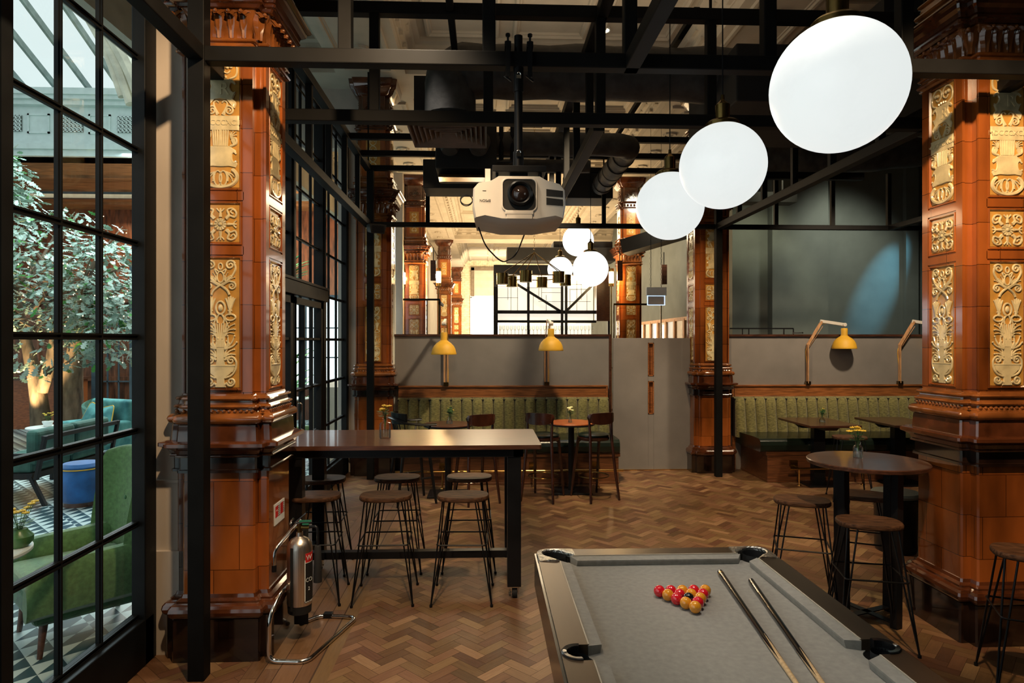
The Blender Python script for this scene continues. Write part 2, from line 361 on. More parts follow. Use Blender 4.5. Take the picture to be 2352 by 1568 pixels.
def smooth(pts, n=5):
    out = []; P = [pts[0]]+list(pts)+[pts[-1]]
    for i in range(1, len(P)-2):
        for j in range(n):
            t = j/n; p0, p1, p2, p3 = P[i-1], P[i], P[i+1], P[i+2]
            out.append(tuple(.5*((2*p1[k])+(-p0[k]+p2[k])*t+(2*p0[k]-5*p1[k]+4*p2[k]-p3[k])*t*t+(-p0[k]+3*p1[k]-3*p2[k]+p3[k])*t**3) for k in (0, 1)))
    return out+[pts[-1]]
class Orn:
    """relief drawn in a face plane: x across, z up (in drawing units), y = -n outwards"""
    def __init__(s, S): s.mb = MB(); s.S = S
    def line(s, pts, r0, r1=None, mirror=True, sm=True, h=1.0):
        p = smooth(pts) if sm else pts
        n = len(p); r1 = r0 if r1 is None else r1
        rs = [(r0+(r1-r0)*i/(n-1))*s.S for i in range(n)]
        for sx in ((1, -1) if mirror else (1,)):
            s.mb.tube([(x*s.S*sx, -.004, z*s.S) for x, z in p], rs, 6, flat=(h, (0, -1, 0)))
    def leaf(s, x0, z0, x1, z1, wd, bend=.25, mirror=True, tips=3):
        dx, dz = x1-x0, z1-z0; L_ = math.hypot(dx, dz); nx, nz = -dz/L_, dx/L_
        for t in range(-tips//2+1, tips//2+1):
            a = .42*t; ca, sa = math.cos(a), math.sin(a); ex, ez = dx*ca-dz*sa, dx*sa+dz*ca; k = 1-.16*abs(t)
            mx_, mz = x0+ex*.55*k+nx*bend*L_*.5, z0+ez*.55*k+nz*bend*L_*.5
            s.line([(x0, z0), (mx_, mz), (x0+ex*k, z0+ez*k)], wd*.75, wd*.3, mirror)
            for sx in ((1, -1) if mirror else (1,)): s.mb.ball(((x0+ex*k)*s.S*sx, -.006, (z0+ez*k)*s.S), wd*.55*s.S, 6)
    def poly(s, pts, t=.008, bev=.003, mirror=True):
        full = pts+[(-x, z) for x, z in reversed(pts)] if mirror else pts
        cx = sum(p[0] for p in full)/len(full); cz = sum(p[1] for p in full)/len(full)
        r = [[(x*s.S, 0, z*s.S) for x, z in full], [(x*s.S, -t+bev, z*s.S) for x, z in full],
             [((cx+(x-cx)*.93)*s.S, -t, (cz+(z-cz)*.95)*s.S) for x, z in full]]
        s.mb.loft(r)
def orn_vase():
    o = Orn(S_)
    o.poly([(58, 0), (58, 20), (42, 40), (42, 95), (62, 108), (62, 120), (105, 150), (150, 200), (160, 238), (0, 238)])
    o.line([(-158, 238), (158, 238)], 12, mirror=False, sm=False); o.line([(-150, 205), (150, 205)], 6, mirror=False, sm=False)
    for i in range(5): o.line([(18+i*26, 130+i*10), (20+i*30, 198)], 8)
    o.line([(45, 30)]+spiral(112, 62, 48, 200, 1.6), 13, 9)
    o.line([(50, 105), (120, 135), (160, 195), (170, 265), (160, 300)]+spiral(112, 292, 46, 20, 1.4), 12, 8)
    o.poly([(52, 238), (40, 300), (42, 400), (55, 440), (0, 440)])
    o.leaf(45, 300, 120, 340, 15); o.leaf(45, 330, 150, 415, 17, .3); o.leaf(48, 420, 150, 560, 20, -.2, tips=4); o.line([(45, 430), (90, 480), (60, 510)], 12, 7)
    for i in range(3): o.line([(6+i*14, 440), (8+i*18, 560), (14+i*24, 700)], 11, 8)
    o.leaf(45, 600, 150, 690, 16, .2); o.leaf(50, 560, 140, 640, 13, .4)
    o.line([(a*math.cos(R(t))+0, 868+b*math.sin(R(t))) for t in range(-90, 271, 24) for a, b in ((48, 70),)], 11, mirror=False)
    o.mb.ball((0, -.004, 868*S_), 26*S_, 8, sq=(1, .6, 1.5))
    o.line([(30, 700), (40, 745), (20, 790), (0, 800)], 10)
    o.line([(105+55*math.cos(R(t)), 765+34*math.sin(R(t))) for t in range(180, 541, 24)], 10)
    o.line([(40, 770), (70, 700), (90, 640)], 10, 6)
    o.line([(100, 790), (102, 850)], 14, 18); o.line([(80, 838), (124, 838)], 9, sm=False)
    for e in (55, 85, 110, 135, 158): o.line([(102, 850), (102+(e-102)*.5, 920), (e, 1000-abs(e-108)*.5)], 17, 9)
    o.line([(95, 1010), (70, 1060), (0, 1115), (-60, 1150), (-120, 1210), (-160, 1290), (-150, 1350)]+spiral(-105, 1335, 52, 160, 1.5, -1), 13, 9)
    o.line([(15, 1108), (90, 1155)]+spiral(122, 1108, 46, 100, 1.5, -1), 11, 8)
    o.leaf(60, 1140, 155, 1200, 12, .2); o.leaf(50, 1160, 80, 1250, 11)
    o.line([(36*math.cos(R(t)), 1205+60*math.sin(R(t))) for t in range(-90, 271, 24)], 9, mirror=False)
    o.line([(22*math.cos(R(t)), 1320+34*math.sin(R(t))) for t in range(-90, 271, 30)], 8, mirror=False)
    o.line([(20, 1265), (60, 1290), (40, 1240)], 8)
    return o.mb
def orn_mask():
    o = Orn(.000524)
    ring = lambda cx, cz, rx, rz, w_: o.line([(cx+rx*math.cos(R(t)), cz+rz*math.sin(R(t))) for t in range(0, 361, 20)], w_)
    ring(30, 105, 42, 82, 9); o.line([(185*math.cos(R(t)), 120+118*math.sin(R(t))) for t in range(-90, 60, 15)], 22)
    o.leaf(60, 175, 135, 75, 15, .2)
    o.poly([(0, 235), (100, 240), (170, 225), (190, 262), (178, 300), (150, 285), (125, 320), (122, 375), (150, 405), (178, 385), (170, 425), (135, 445), (110, 470), (0, 470)])
    o.line([(185, 300), (150, 278), (124, 320), (124, 380), (150, 405), (180, 380)], 12, 10)
    for i in range(4): o.line([(8+i*22, 470), (8+i*26, 650)], 11, sm=False)
    o.poly([(170, 500), (160, 560), (120, 590), (120, 530), (150, 470)], mirror=False); o.poly([(-150, 470), (-120, 530), (-120, 590), (-160, 560), (-170, 500)], mirror=False)
    o.line([(110, 470), (175, 500), (170, 560), (110, 560)], 16, 10); o.leaf(115, 570, 175, 630, 14, .2, tips=4)
    o.poly([(208, 648), (208, 818), (0, 818), (0, 648)]); o.line([(-205, 660), (205, 660)], 7, mirror=False, sm=False); o.line([(-205, 808), (205, 808)], 7, mirror=False, sm=False)
    o.line([(40, 820), (60, 900)]+spiral(95, 875, 52, 110, 1.5, -1), 12, 9)
    o.line([(20, 830), (60, 900), (75, 960), (45, 985), (18, 965)], 12, 8)
    o.poly([(0, 1010), (70, 1000), (150, 905), (165, 960), (140, 1010), (165, 1070), (120, 1100), (100, 1150), (120, 1200), (165, 1180), (150, 1220), (110, 1235), (0, 1240)])
    o.line([(168, 1175), (130, 1215), (95, 1160), (100, 1110), (130, 1075), (165, 1085)], 12, 9); o.line([(150, 905), (165, 960), (130, 1000)], 12)
    o.line([(20, 1250), (20, 1275)], 12); o.line([(60, 1245), (60, 1265)], 12)
    o.line([(100, 1235), (170, 1270), (185, 1350), (150, 1420), (80, 1450), (20, 1410), (20, 1340), (70, 1300), (110, 1330)], 12, 9)
    for x, z in ((75, 1370), (115, 1375)): 
        for sx in (1, -1): o.mb.ball((x*sx*.000524, -.004, z*.000524), .012, 8)
    return o.mb
def orn_rosette():
    o = Orn(.22/440)
    for t in range(12): o.line([(30*math.cos(R(t*30)), 210+30*math.sin(R(t*30))), (72*math.cos(R(t*30)), 210+72*math.sin(R(t*30)))], 12, 16, False, False)
    o.mb.ball((0, -.005, .105), .014, 10)
    for a in (0, 90, 180, 270):
        ca, sa = math.cos(R(a)), math.sin(R(a))
        rt = lambda P: [(x*ca-z*sa, 210+x*sa+z*ca) for x, z in P]
        o.line(rt([(70, 60), (110, 100), (170, 85), (185, 140), (150, 175), (120, 150), (150, 120)]), 15, 9, False)
        o.line(rt([(60, 75), (95, 115), (80, 170), (130, 190), (180, 165)]), 15, 9, False)
        o.line(rt([(85, 0), (190, 0)]), 20, 9, False, False); o.line(rt([(188, -45), (160, -20), (150, 0), (160, 20), (188, 45)]), 10, 8, False)
    return o.mb
def orn_scroll(h=.38):
    o = Orn(h/760)
    for z0, s in ((0, 1), (380, 1)):
        o.line([(0, z0+190), (60, z0+150), (80, z0+90)]+spiral(45, z0+80, 38, 20, 1.3, -1), 12, 8)
        o.line([(0, z0+190), (60, z0+230), (80, z0+290)]+spiral(45, z0+300, 38, -20, 1.3, 1), 12, 8)
    return o.mb
def acanthus(mb, x, y, ang, z0, h, wd, out):
    """one curled leaf, root at (x,y), facing ang"""
    V = []; F = []; n = 7
    for i in range(n+1):
        t = i/n; o = out*(t**2.2)*1.15; zz = z0+h*(math.sin(t*math.pi*.62)/math.sin(math.pi*.62) if t < .8 else 1.02-(t-.8)*1.1)
        ww = wd*(.55+.75*math.sin(t*math.pi*.8)**.8)*(1-.45*t**4)*(1 + .16*math.cos(t*26))
        for k, (u, dd) in enumerate(((-1, -.012), (-.5, .010), (0, .004), (.5, .010), (1, -.012))):
            V.append(((o+dd+.012), u*ww/2, zz))
    for i in range(n):
        for k in range(4): F.append((i*5+k, i*5+k+1, (i+1)*5+k+1, (i+1)*5+k))
    ca, sa = math.cos(ang), math.sin(ang)
    mb.add([(x+p[0]*ca-p[1]*sa, y+p[0]*sa+p[1]*ca, p[2]) for p in V], F, True)
    mb.add([(x+(p[0]-.014)*ca-p[1]*sa, y+(p[0]-.014)*sa+p[1]*ca, p[2]) for p in V], [q[::-1] for q in F], True)
    mb.ball((x+(out*1.15+.012)*ca, y+(out*1.15+.012)*sa, z0+h*.93), .012, 8)
def perim(o, step, a=.19, b=.25):
    """points along the plan outline with outward direction"""
    a += o; b += o; out = []
    for q in range(4):
        ang = q*math.pi/2; ca, sa = math.cos(ang), math.sin(ang)
        n = max(1, round(2*a/step))
        for i in range(n):
            y = -a+2*a*(i+.5)/n; out.append((b*ca-y*sa, b*sa+y*ca, ang))
        out.append(((a+.035)*(ca-sa), (a+.035)*(sa+ca), ang+math.pi/4))
    return out
ORN = {}
def get_mesh(key, fn, m):
    if key not in ORN:
        o = obj(key, fn(), m); ORN[key] = o.data; bpy.data.objects.remove(o)
    return ORN[key]
def child_mesh(name, me, parent, loc, rot=0):
    o = bpy.data.objects.new(name, me); C.objects.link(o); o.parent = parent; o.location = loc; o.rotation_euler = (0, 0, rot); return o
def make_pillar():
    t = thing('tiled_pillar', 'x', 'column')
    obj('plinth', moulding([(0, .065), (.25, .065), (.255, .06)]), tile_d, t)
    obj('base_moulding', moulding(bead(.255, .335, .055, .032)+[(.34, .05), (.352, .05), (.365, .03), (.385, .025)]), tile_m, t)
    obj('pedestal', moulding([(.38, .02), (1.105, .02)]), tile, t)
    obj('frieze_band', moulding([(1.105, .045), (1.12, .045), (1.125, .035), (1.195, .035)]), tile_d, t)
    obj('ledge', moulding(bead(1.195, 1.212, .045, .012, 4)+[(1.215, .05), (1.24, .062), (1.255, .085), (1.262, .10), (1.282, .10), (1.286, .093), (1.292, .06)]), tile_m, t)
    obj('base_block', moulding([(1.29, .048), (1.385, .042), (1.39, .038)]), tile_m, t)
    m = MB(); m.loft([cross_ring(o, z) for z, o in bead(1.39, 1.452, .035, .030)+[(1.455, .03), (1.478, .022)]+bead(1.48, 1.505, .022, .018, 4)+[(1.507, .018), (1.525, .014)]+bead(1.527, 1.552, .014, .018, 4)+[(1.556, .004), (1.566, 0)]])
    for x, y, a in perim(.026, .034): m.ball((x, y, 1.467), .0125, 8, sq=(1, 1, .9))
    obj('shaft_base', m, tile_h, t)
    sh = MB(); sh.loft([cross_ring(-.014, z) for z in (1.56, 3.64)])
    a, b = .19, .25; W2, WF = .108, .138
    pans = [(1.605, 2.37), (2.475, 2.695), (2.80, 3.565)]
    fr = MB()
    for q in range(4):
        M = Matrix.Rotation(q*math.pi/2, 4, 'Z'); f = MB()
        for sx in (-1, 1): f.box(*sorted((sx*(WF-.004), sx*a)), -b, -b+.016, 1.566, 3.60)
        zs = [1.566]+[z for p in pans for z in (p[0]-.028, p[1]+.028)]+[3.60]
        for i in range(0, len(zs), 2): f.box(-WF, WF, -b, -b+.016, zs[i], zs[i+1])
        for z0, z1 in pans:
            R_ = [[(-x, -b+y, z0-e), (x, -b+y, z0-e), (x, -b+y, z1+e), (-x, -b+y, z1+e)] for x, y, e in
                  ((WF, 0, .029), (WF-.003, .007, .026), (WF-.010, .007, .02), (WF-.014, -.002, .016), (WF-.02, -.002, .010), (W2, .013, 0))]
            f.loft(R_, cap=False)
        fr.join(f, M)
    # pilaster returns in the corner notches
    obj('shaft', sh.join(fr), tile, t)
    for q in range(4):
        M = Matrix.Rotation(q*math.pi/2, 4, 'Z')
        for i, (z0, z1) in enumerate(pans):
            p = child_mesh('relief_panel', get_mesh('panel%d' % (i == 1), lambda: MB().box(-W2, W2, 0, .004, 0, z1-z0), ochre), t, M @ Vector((0, -b+.010, z0)), q*math.pi/2)
            o_ = child_mesh('relief_ornament', get_mesh('orn%d' % i, (orn_vase, orn_rosette, orn_mask)[i], creamg), p, (0, 0, 0))
            if i == 2:
                if 'let' not in ORN:
                    tx = txt('inscription', 'MDCCCXCIII', .044, creamg, p, (0, -.009, .384), (R(90), 0, 0), .0025); ORN['let'] = tx.data
                    t2 = txt('monogram', 'R', .105, creamg, p, (.022, -.009, .584), (R(90), 0, 0), .0022); ORN['let2'] = t2.data
                else:
                    for k, nm, lo in (('let', 'inscription', (0, -.009, .384)), ('let2', 'monogram', (.022, -.009, .584))):
                        c = child_mesh(nm, ORN[k], p, lo); c.rotation_euler = (R(90), 0, 0)
    obj('necking', moulding([(3.60, 0), (3.61, .014)]+bead(3.612, 3.638, .014, .016, 4)+[(3.645, .004), (3.66, .004)]+bead(3.66, 3.682, .010, .016, 4)+[(3.69, -.01)]), tile_h, t)
    cap = MB(); cap.loft([cross_ring(o, z) for z, o in ((3.68, -.012), (3.80, 0), (3.85, .03))])
    for x, y, an in perim(-.008, .075): acanthus(cap, x, y, an, 3.685, .145, .066, .055)
    obj('capital_leaves', cap, tile_h, t)
    obj('cornice', moulding([(3.85, .05), (3.865, .06)]+bead(3.868, 3.895, .065, .016, 4)+[(3.90, .075), (3.925, .085), (3.94, .11), (3.965, .115), (3.97, .128)]+bead(3.972, 4.0, .128, .012, 4)+[(4.005, .09), (4.02, .06), (4.05, .02)]), tile_m, t)
    obj('upper_base', moulding([(4.05, .02), (4.09, .02)]+bead(4.09, 4.13, .02, .02, 4)+[(4.14, .01), (4.17, .01)]+bead(4.17, 4.20, .01, .016, 4)+[(4.21, -.02)]), tile_h, t)
    up = MB(); up.loft([cross_ring(-.02, z) for z in (4.2, 4.86)]); f = MB()
    obj('upper_shaft', up, tile, t)
    for q in range(4):
        M = Matrix.Rotation(q*math.pi/2, 4, 'Z')
        p = child_mesh('relief_panel', get_mesh('panelu', lambda: MB().box(-.1, .1, 0, .01, 0, .48), ochre), t, M @ Vector((0, -b+.014, 4.28)), q*math.pi/2)
        child_mesh('relief_ornament', get_mesh('ornu', lambda: orn_scroll(.46), creamg), p, (0, 0, .01))
    fz = MB(); fz.loft([cross_ring(o, z) for z, o in [(4.86, .0)]+bead(4.87, 4.90, .0, .02, 4)+[(4.905, -.005), (4.98, -.005)]+bead(4.985, 5.02, .005, .03, 4)+[(5.03, 0)]])
    for x, y, an in perim(-.005, .07): fz.ball((x, y, 4.94), .026, 8, sq=(1, 1, 1.2))
    obj('upper_frieze', fz, tile_m, t)
    ub = MB(); ub.loft([cross_ring(o, z) for z, o in ((5.03, -.03), (5.34, -.03), (5.37, .02), (5.42, .05), (5.44, .07), (5.50, .08), (5.56, .09))])
    for q in range(4):
        M = Matrix.Rotation(q*math.pi/2, 4, 'Z'); o = Orn(.00055)
        o.line([(10, 60), (80, 110)]+spiral(130, 190, 90, 230, 1.4), 22, 12); o.leaf(60, 300, 170, 400, 20); o.leaf(20, 200, 60, 420, 22)
        ub.join(o.mb, M @ Matrix.Translation((0, -.225, 5.06)))
    obj('upper_capital', ub, tile_m, t)
    return t
PX, PY = (-1.58, 3.27), (4.21, 9.50, 14.8, 20.1)
pil = make_pillar()
lab = {(0,0): 'large brown glazed-tile pillar in the left foreground beside the tall window', (1,0): 'large orange-brown glazed-tile pillar at the right edge beside the round table',
       (0,1): 'tiled pillar at the left end of the long green banquette by the doors', (1,1): 'tiled pillar between the grey sliding panel and the right banquette',
       (0,2): 'lit tiled pillar behind the partition at its left end', (1,2): 'lit tiled pillar behind the partition, right of the globe lamps'}
first = True
for j, y in enumerate(PY[:3]):
    for i, x in enumerate(PX):
        if first: pil.location = (x, y, 0); pil['label'] = lab[(i, j)]; first = False
        else: dup(pil, (x, y, 0), label=lab[(i, j)])
dup(pil, (-1.50, 24.0, 0), label='golden lit tiled pillar in the far room, second from the left')
dup(pil, (-1.44, 32.7, 0), label='smallest tiled pillar, against the white brick wall of the far room')
for o in [o for o in C.objects if o.parent is None and o.get('category') == 'column']: o['group'] = 'ornamental tiled pillars'
# ---------------------------------------------------------------- room shell
pq = parquet(); ct = court_tiles()
def floor_mesh():
    V = []; F = []; T = []; UV = []
    rnd = random.Random(3); L_, W_ = .213, .071; g = .0011
    def block(cx, cy, ang, l, w_, z=0.0, tone=None):
        ca, sa = math.cos(ang), math.sin(ang); b = len(V); off = rnd.random()*20
        Q = [(cx+u*ca-v*sa, cy+u*sa+v*ca, u+off, v+off*3) for u, v in ((-l/2+g, -w_/2+g), (l/2-g, -w_/2+g), (l/2-g, w_/2-g), (-l/2+g, w_/2-g))]
        if z == 0:     # boards are cut where they meet the border planks
            for lim, sg in (((-1.362, -1), (-.877, 1))[0 if cx < -1.1 else 1],):
                out = []
                for i in range(4):
                    p, q = Q[i], Q[(i+1) % 4]; dp, dq = sg*(p[0]-lim), sg*(q[0]-lim)
                    if dp >= 0: out.append(p)
                    if dp*dq < 0: f = dp/(dp-dq); out.append(tuple(p[k]+(q[k]-p[k])*f for k in range(4)))
                Q = out
        if len(Q) < 3: return
        for p in Q: V.append((p[0], p[1], z)); UV.append((p[2], p[3]))
        F.append(tuple(range(b, b+len(Q)))); T.append(tone if tone is not None else min(1, max(0, rnd.gauss(.50, .23))))
    c45 = math.sqrt(.5)
    for i in range(-280, 360):
        for j in range(-60, 70):
            a, b = i*W_+j*L_, i*W_-j*L_
            for (x, y, vert) in ((a+L_/2, b+W_/2, 0), (a+L_+W_/2, b+W_-L_/2, 1)):
                X = (x-y)*c45; Y = (x+y)*c45
                if not (-2.02 < X < 7.4 and .9 < Y < 9.55): continue
                if -1.22 < X < -1.02: continue
                block(X, Y, R(45)+(math.pi/2 if vert else 0), L_, W_, tone=None if X > -1.3 else min(1, max(0, rnd.gauss(.40, .14))))
    for k, x in enumerate((-1.315, -1.225, -1.12, -1.015, -.92)):
        y = .9+rnd.random()*.4
        while y < 9.6:
            l = rnd.uniform(.9, 1.7); block(x, y+l/2, math.pi/2, l, (.09, .085, .12, .085, .09)[k], .0012, rnd.uniform(.25, .65)); y += l
    me = bpy.data.meshes.new('floor'); me.from_pydata(V, [], F); me.materials.append(pq)
    me.uv_layers.new(name='UVMap'); lv = [0]*len(me.loops); me.loops.foreach_get('vertex_index', lv)
    me.uv_layers['UVMap'].data.foreach_set('uv', [c for v in lv for c in UV[v]])
    me.attributes.new('tone', 'FLOAT', 'FACE'); me.attributes['tone'].data.foreach_set('value', T)
    o = bpy.data.objects.new('floor', me); C.objects.link(o); return tag(o, kind='structure')
fl_o = floor_mesh()
sub = obj('floor_bed', MB().box(-2.05, 9.0, -3.2, 34.2, -.2, -.0015), parq_base, fl_o)
m = MB(); m.box(-22, -2.05, -4, 24, -.2, 0); struct('floor_court', m, ct)
# ceiling: coffers between beams
def picture_frame(mb, x0, x1, y0, y1, z, steps):
    mb.loft([[(x0+i, y0+i, z-d), (x1-i, y0+i, z-d), (x1-i, y1-i, z-d), (x0+i, y1-i, z-d)] for i, d in steps], cap=False)
ZC, ZB = 5.98, 5.56
m = MB(); m.box(-3.2, 9.0, -3.2, 34.2, ZC, ZC+.15)
ceil = struct('ceiling', m, cream)
def run(name, pts_list, m_): struct(name, pts_list, m_)
m = MB(); BX = [(-2.05, -1.10), (2.80, 3.74)]; BY = [(3.75, 4.67), (9.04, 9.96), (14.3, 15.3), (23.5, 24.5)]
for x0, x1 in BX: m.box(x0, x1, -3.2, 34.2, ZB, ZC)
for y0, y1 in BY: m.box(-3.2, 9.0, y0, y1, ZB+.001, ZC)
struct('trim_1', m, cream)
m = MB(); d = MB()
xs = [(-3.2, -2.05), (-1.10, 2.80), (3.74, 9.0)]; ys = [(-3.2, 3.75), (4.67, 9.04), (9.96, 14.3), (15.3, 23.5), (24.5, 34.2)]
COR = [(0, .30), (.02, .30), (.03, .25), (.07, .22), (.07, .17), (.13, .15), (.15, .08), (.22, .06), (.22, 0)]
for x0, x1 in xs:
    for y0, y1 in ys:
        picture_frame(m, x0, x1, y0, y1, ZC, COR)
        if x1-x0 > 2:
            nx = 3; ny = 3
            w_, h_ = (x1-x0-.44)/nx, (y1-y0-.44)/ny
            for i in range(nx):
                for j in range(ny):
                    a0, b0 = x0+.22+i*w_, y0+.22+j*h_
                    picture_frame(m, a0+.08, a0+w_-.08, b0+.08, b0+h_-.08, ZC, [(0, 0), (.02, .05), (.05, .06), (.07, .03), (.09, .03), (.10, 0)])
                    if i == 1 and j == 1: picture_frame(m, a0+.3, a0+w_-.3, b0+.3, b0+h_-.3, ZC, [(0, 0), (.01, .03), (.04, .03), (.05, 0)])
        else:
            n = max(1, round((y1-y0)/1.45)); h_ = (y1-y0-.44)/n
            for j in range(n): picture_frame(m, x0+.27, x1-.27, y0+.22+j*h_+.1, y0+.22+(j+1)*h_-.1, ZC, [(0, 0), (.01, .05), (.04, .05), (.06, .02), (.08, .02), (.09, 0)])
        if y0 > 0:   # dentils and beads below the cornice
            for X, s in ((x0, 1), (x1, -1)):
                y = y0+.1
                while y < y1-.1:
                    d.box(*sorted((X+s*.005, X+s*.075)), y, y+.15, ZC-.285, ZC-.235); d.box(*sorted((X+s*.06, X+s*.14)), y, y+.17, ZC-.16, ZC-.10) ; y += .34
            for Y, s in ((y0, 1), (y1, -1)):
                x = x0+.1
                while x < x1-.1:
                    d.box(x, x+.15, *sorted((Y+s*.005, Y+s*.075)), ZC-.285, ZC-.235); d.box(x, x+.17, *sorted((Y+s*.06, Y+s*.14)), ZC-.16, ZC-.10); x += .34
for x0, x1 in BX:     # sunk panels and fretwork on the beam soffits
    for y0, y1 in ((4.7, 9.0), (10, 14.3), (15.3, 23.4)):
        picture_frame(m, x0+.12, x1-.12, y0+.1, y1-.1, ZB, [(0, 0), (.01, .035), (.05, .035), (.06, .01), (.08, .01), (.09, 0)])
        y = y0+.3
        while y < y1-.4:
            cx = (x0+x1)/2
            d.loft([[(cx+r*math.cos(a*math.pi/4), y+.13+r*math.sin(a*math.pi/4), ZB-z) for a in range(8)] for r, z in ((.13, 0), (.12, .03), (.09, .03), (.08, .01), (.04, .03), (.02, .035))])
            y += 1.05
struct('trim_2', m, cream); struct('trim_3', d, cream)
# walls
def wall(name, x0, x1, y0, y1, z0, z1, m_): return struct(name, MB().box(x0, x1, y0, y1, z0, z1), m_)
wall('wall_right', 9.0, 9.2, -3.2, 12.2, -.2, 6.1, dkwall)
wall('wall_front', -2.3, 9.2, -3.4, -3.2, -.2, 6.1, dkwall)
wall('wall_back', -3.4, 4.9, 33.1, 33.4, -.2, 6.1, brickw)
wall('wall_back_right', 4.6, 9.0, 12.0, 12.2, 0, 6.0, teal)
wall('wall_side_right', 4.6, 4.8, 12.2, 33.1, 0, 6.0, teal)
struct('trim_4', MB().box(5.27, 6.32, 11.8, 12.0, 0, 6.0).box(7.86, 8.1, 11.9, 12.0, 0, 6).box(8.2, 8.24, 11.9, 12, 0, 6), teal)
# plastered reveals at the window wall: wall left of each pillar, with a small plinth
m = MB(); m.box(-2.09, -1.80, 4.03, 4.72, 0, 5.95).box(-2.09, -1.79, 4.0, 4.75, 0, .62).box(-2.09, -1.79, 4.01, 4.74, 1.03, 1.045)
struct('wall_left_near', m, cream_w); m = MB(); m.box(-3.3, -1.80, 9.62, 9.8, 4.7, 5.95).box(-2.12, -1.80, 9.5, 9.8, 0, 5.0)
struct('wall_left_middle', m, cream_w); m = MB(); m.box(-2.12, -1.80, 14.3, 15.2, 0, 5.95)
struct('wall_left_far', m, cream_w)
m = MB(); m.box(-2.6, -2.1, 9.8, 14.3, 0, 1.2).box(-2.6, -2.1, 15.2, 33.1, 0, 6); m.box(-3.4, -3.2, 4.7, 33.1, 4.6, 6.1).box(-3.4, -2.1, -3.2, 4.7, 5.0, 6.1)
struct('wall_left_rear', m, cream)
# partition of grey panels at the back of the near room, with dark cap
PYW = 9.5
m = MB(); m.box(-1.30, 1.80, PYW-.02, PYW+.08, 0, 1.955); m.box(3.52, 9.0, PYW-.02, PYW+.08, 0, 1.955)
part = struct('wall_partition', m, grey)
m = MB(); m.box(-1.31, 1.83, PYW-.05, PYW+.1, 1.955, 1.985).box(1.80, 1.835, PYW-.05, PYW+.1, 0, 1.955)
m.box(3.52, 9.0, PYW-.05, PYW+.1, 1.955, 1.985); struct('trim_5', m, wal)
struct('trim_6', MB().box(-1.33, -1.305, PYW-.04, PYW+.1, 0, 2.7).box(3.50, 3.52, PYW-.06, PYW+.1, 0, 1.99), whitep)
# grey sliding panel with two sunk timber pulls
dr = MB(); DY = 9.46; dx0, dx1 = 1.86, 3.0; hx0, hx1 = 2.375, 2.46; hz = ((.82, 1.30), (1.375, 1.86))
dr.box(dx0, hx0, DY, DY+.06, .01, 1.93).box(hx1, dx1, DY, DY+.06, .01, 1.93)
for z0, z1 in ((.01, hz[0][0]), (hz[0][1], hz[1][0]), (hz[1][1], 1.93)): dr.box(hx0, hx1, DY, DY+.06, z0, z1)
door = struct('door_1', dr, grey, bevel=.003)
for i, (z0, z1) in enumerate(hz):
    h = MB(); h.box(hx0, hx1, DY+.045, DY+.055, z0, z1)
    for q in (hx0, hx1-.012): h.box(q, q+.012, DY-.006, DY+.05, z0, z1)
    for q in (z0, z1-.012): h.box(hx0, hx1, DY-.006, DY+.05, q, q+.012)
    obj('door_handle', h, oak, door)
struct('trim_7', MB().box(1.84, 3.02, DY-.01, DY+.07, 0, .012).box(3.0, 3.02, DY, DY+.06, 0, 1.95), brass)
# ---------------------------------------------------------------- steel windows
WX = -2.02
def window(name, y_list, thick, z0, z1, zrow, skip=None, bar_w=.035):
    fr = MB(); mu = MB(); ya, yb = y_list[0], y_list[-1]
    fr.box(WX-.03, WX+.05, ya-.03, ya+.085, z0, z1).box(WX-.03, WX+.05, yb-.10, yb+.03, z0, z1)
    fr.box(WX-.07, WX+.05, ya, yb, z0, zrow[0]-.015).box(WX-.07, WX+.05, ya, yb, z1-.08, z1)
    w_ = obj(name, fr, steel2, bevel=.006); tag(w_, kind='structure')
    for y in y_list[1:-1]:
        if y in thick: mu.box(WX-.06, WX+.05, y-.065, y+.065, z0, z1); mu.box(WX+.05, WX+.07, y-.03, y+.03, z0, z1)
        else: mu.box(WX-.022, WX-.002, y-.013, y+.013, zrow[0], z1); mu.box(WX-.002, WX+.008, y-.006, y+.006, zrow[0], z1)
    for z in zrow: mu.box(WX-.022, WX-.002, ya, yb, z-.014, z+.014); mu.box(WX-.002, WX+.010, ya, yb, z-.020, z-.009).box(WX-.002, WX+.010, ya, yb, z+.004, z+.013)
    obj('muntins', mu, steel2, w_)
    obj('window_glass', MB().add([(WX-.012, ya, z0), (WX-.012, yb, z0), (WX-.012, yb, z1), (WX-.012, ya, z1)], [(0, 1, 2, 3)]), glass, w_)
    return w_
rows = [.284+.5415*i for i in range(9)]
window('window_1', [1.05, 1.45, 1.80, 2.12, 2.44, 2.745, 3.19, 3.52, 3.97], [2.745], 0, 4.95, rows)
window('window_2', [4.72, 5.1, 5.5, 6.0, 6.4, 6.79, 7.24, 7.66, 8.07, 8.53, 8.95, 9.42+.06], [5.5, 6.79, 8.07], 0, 4.75, rows)
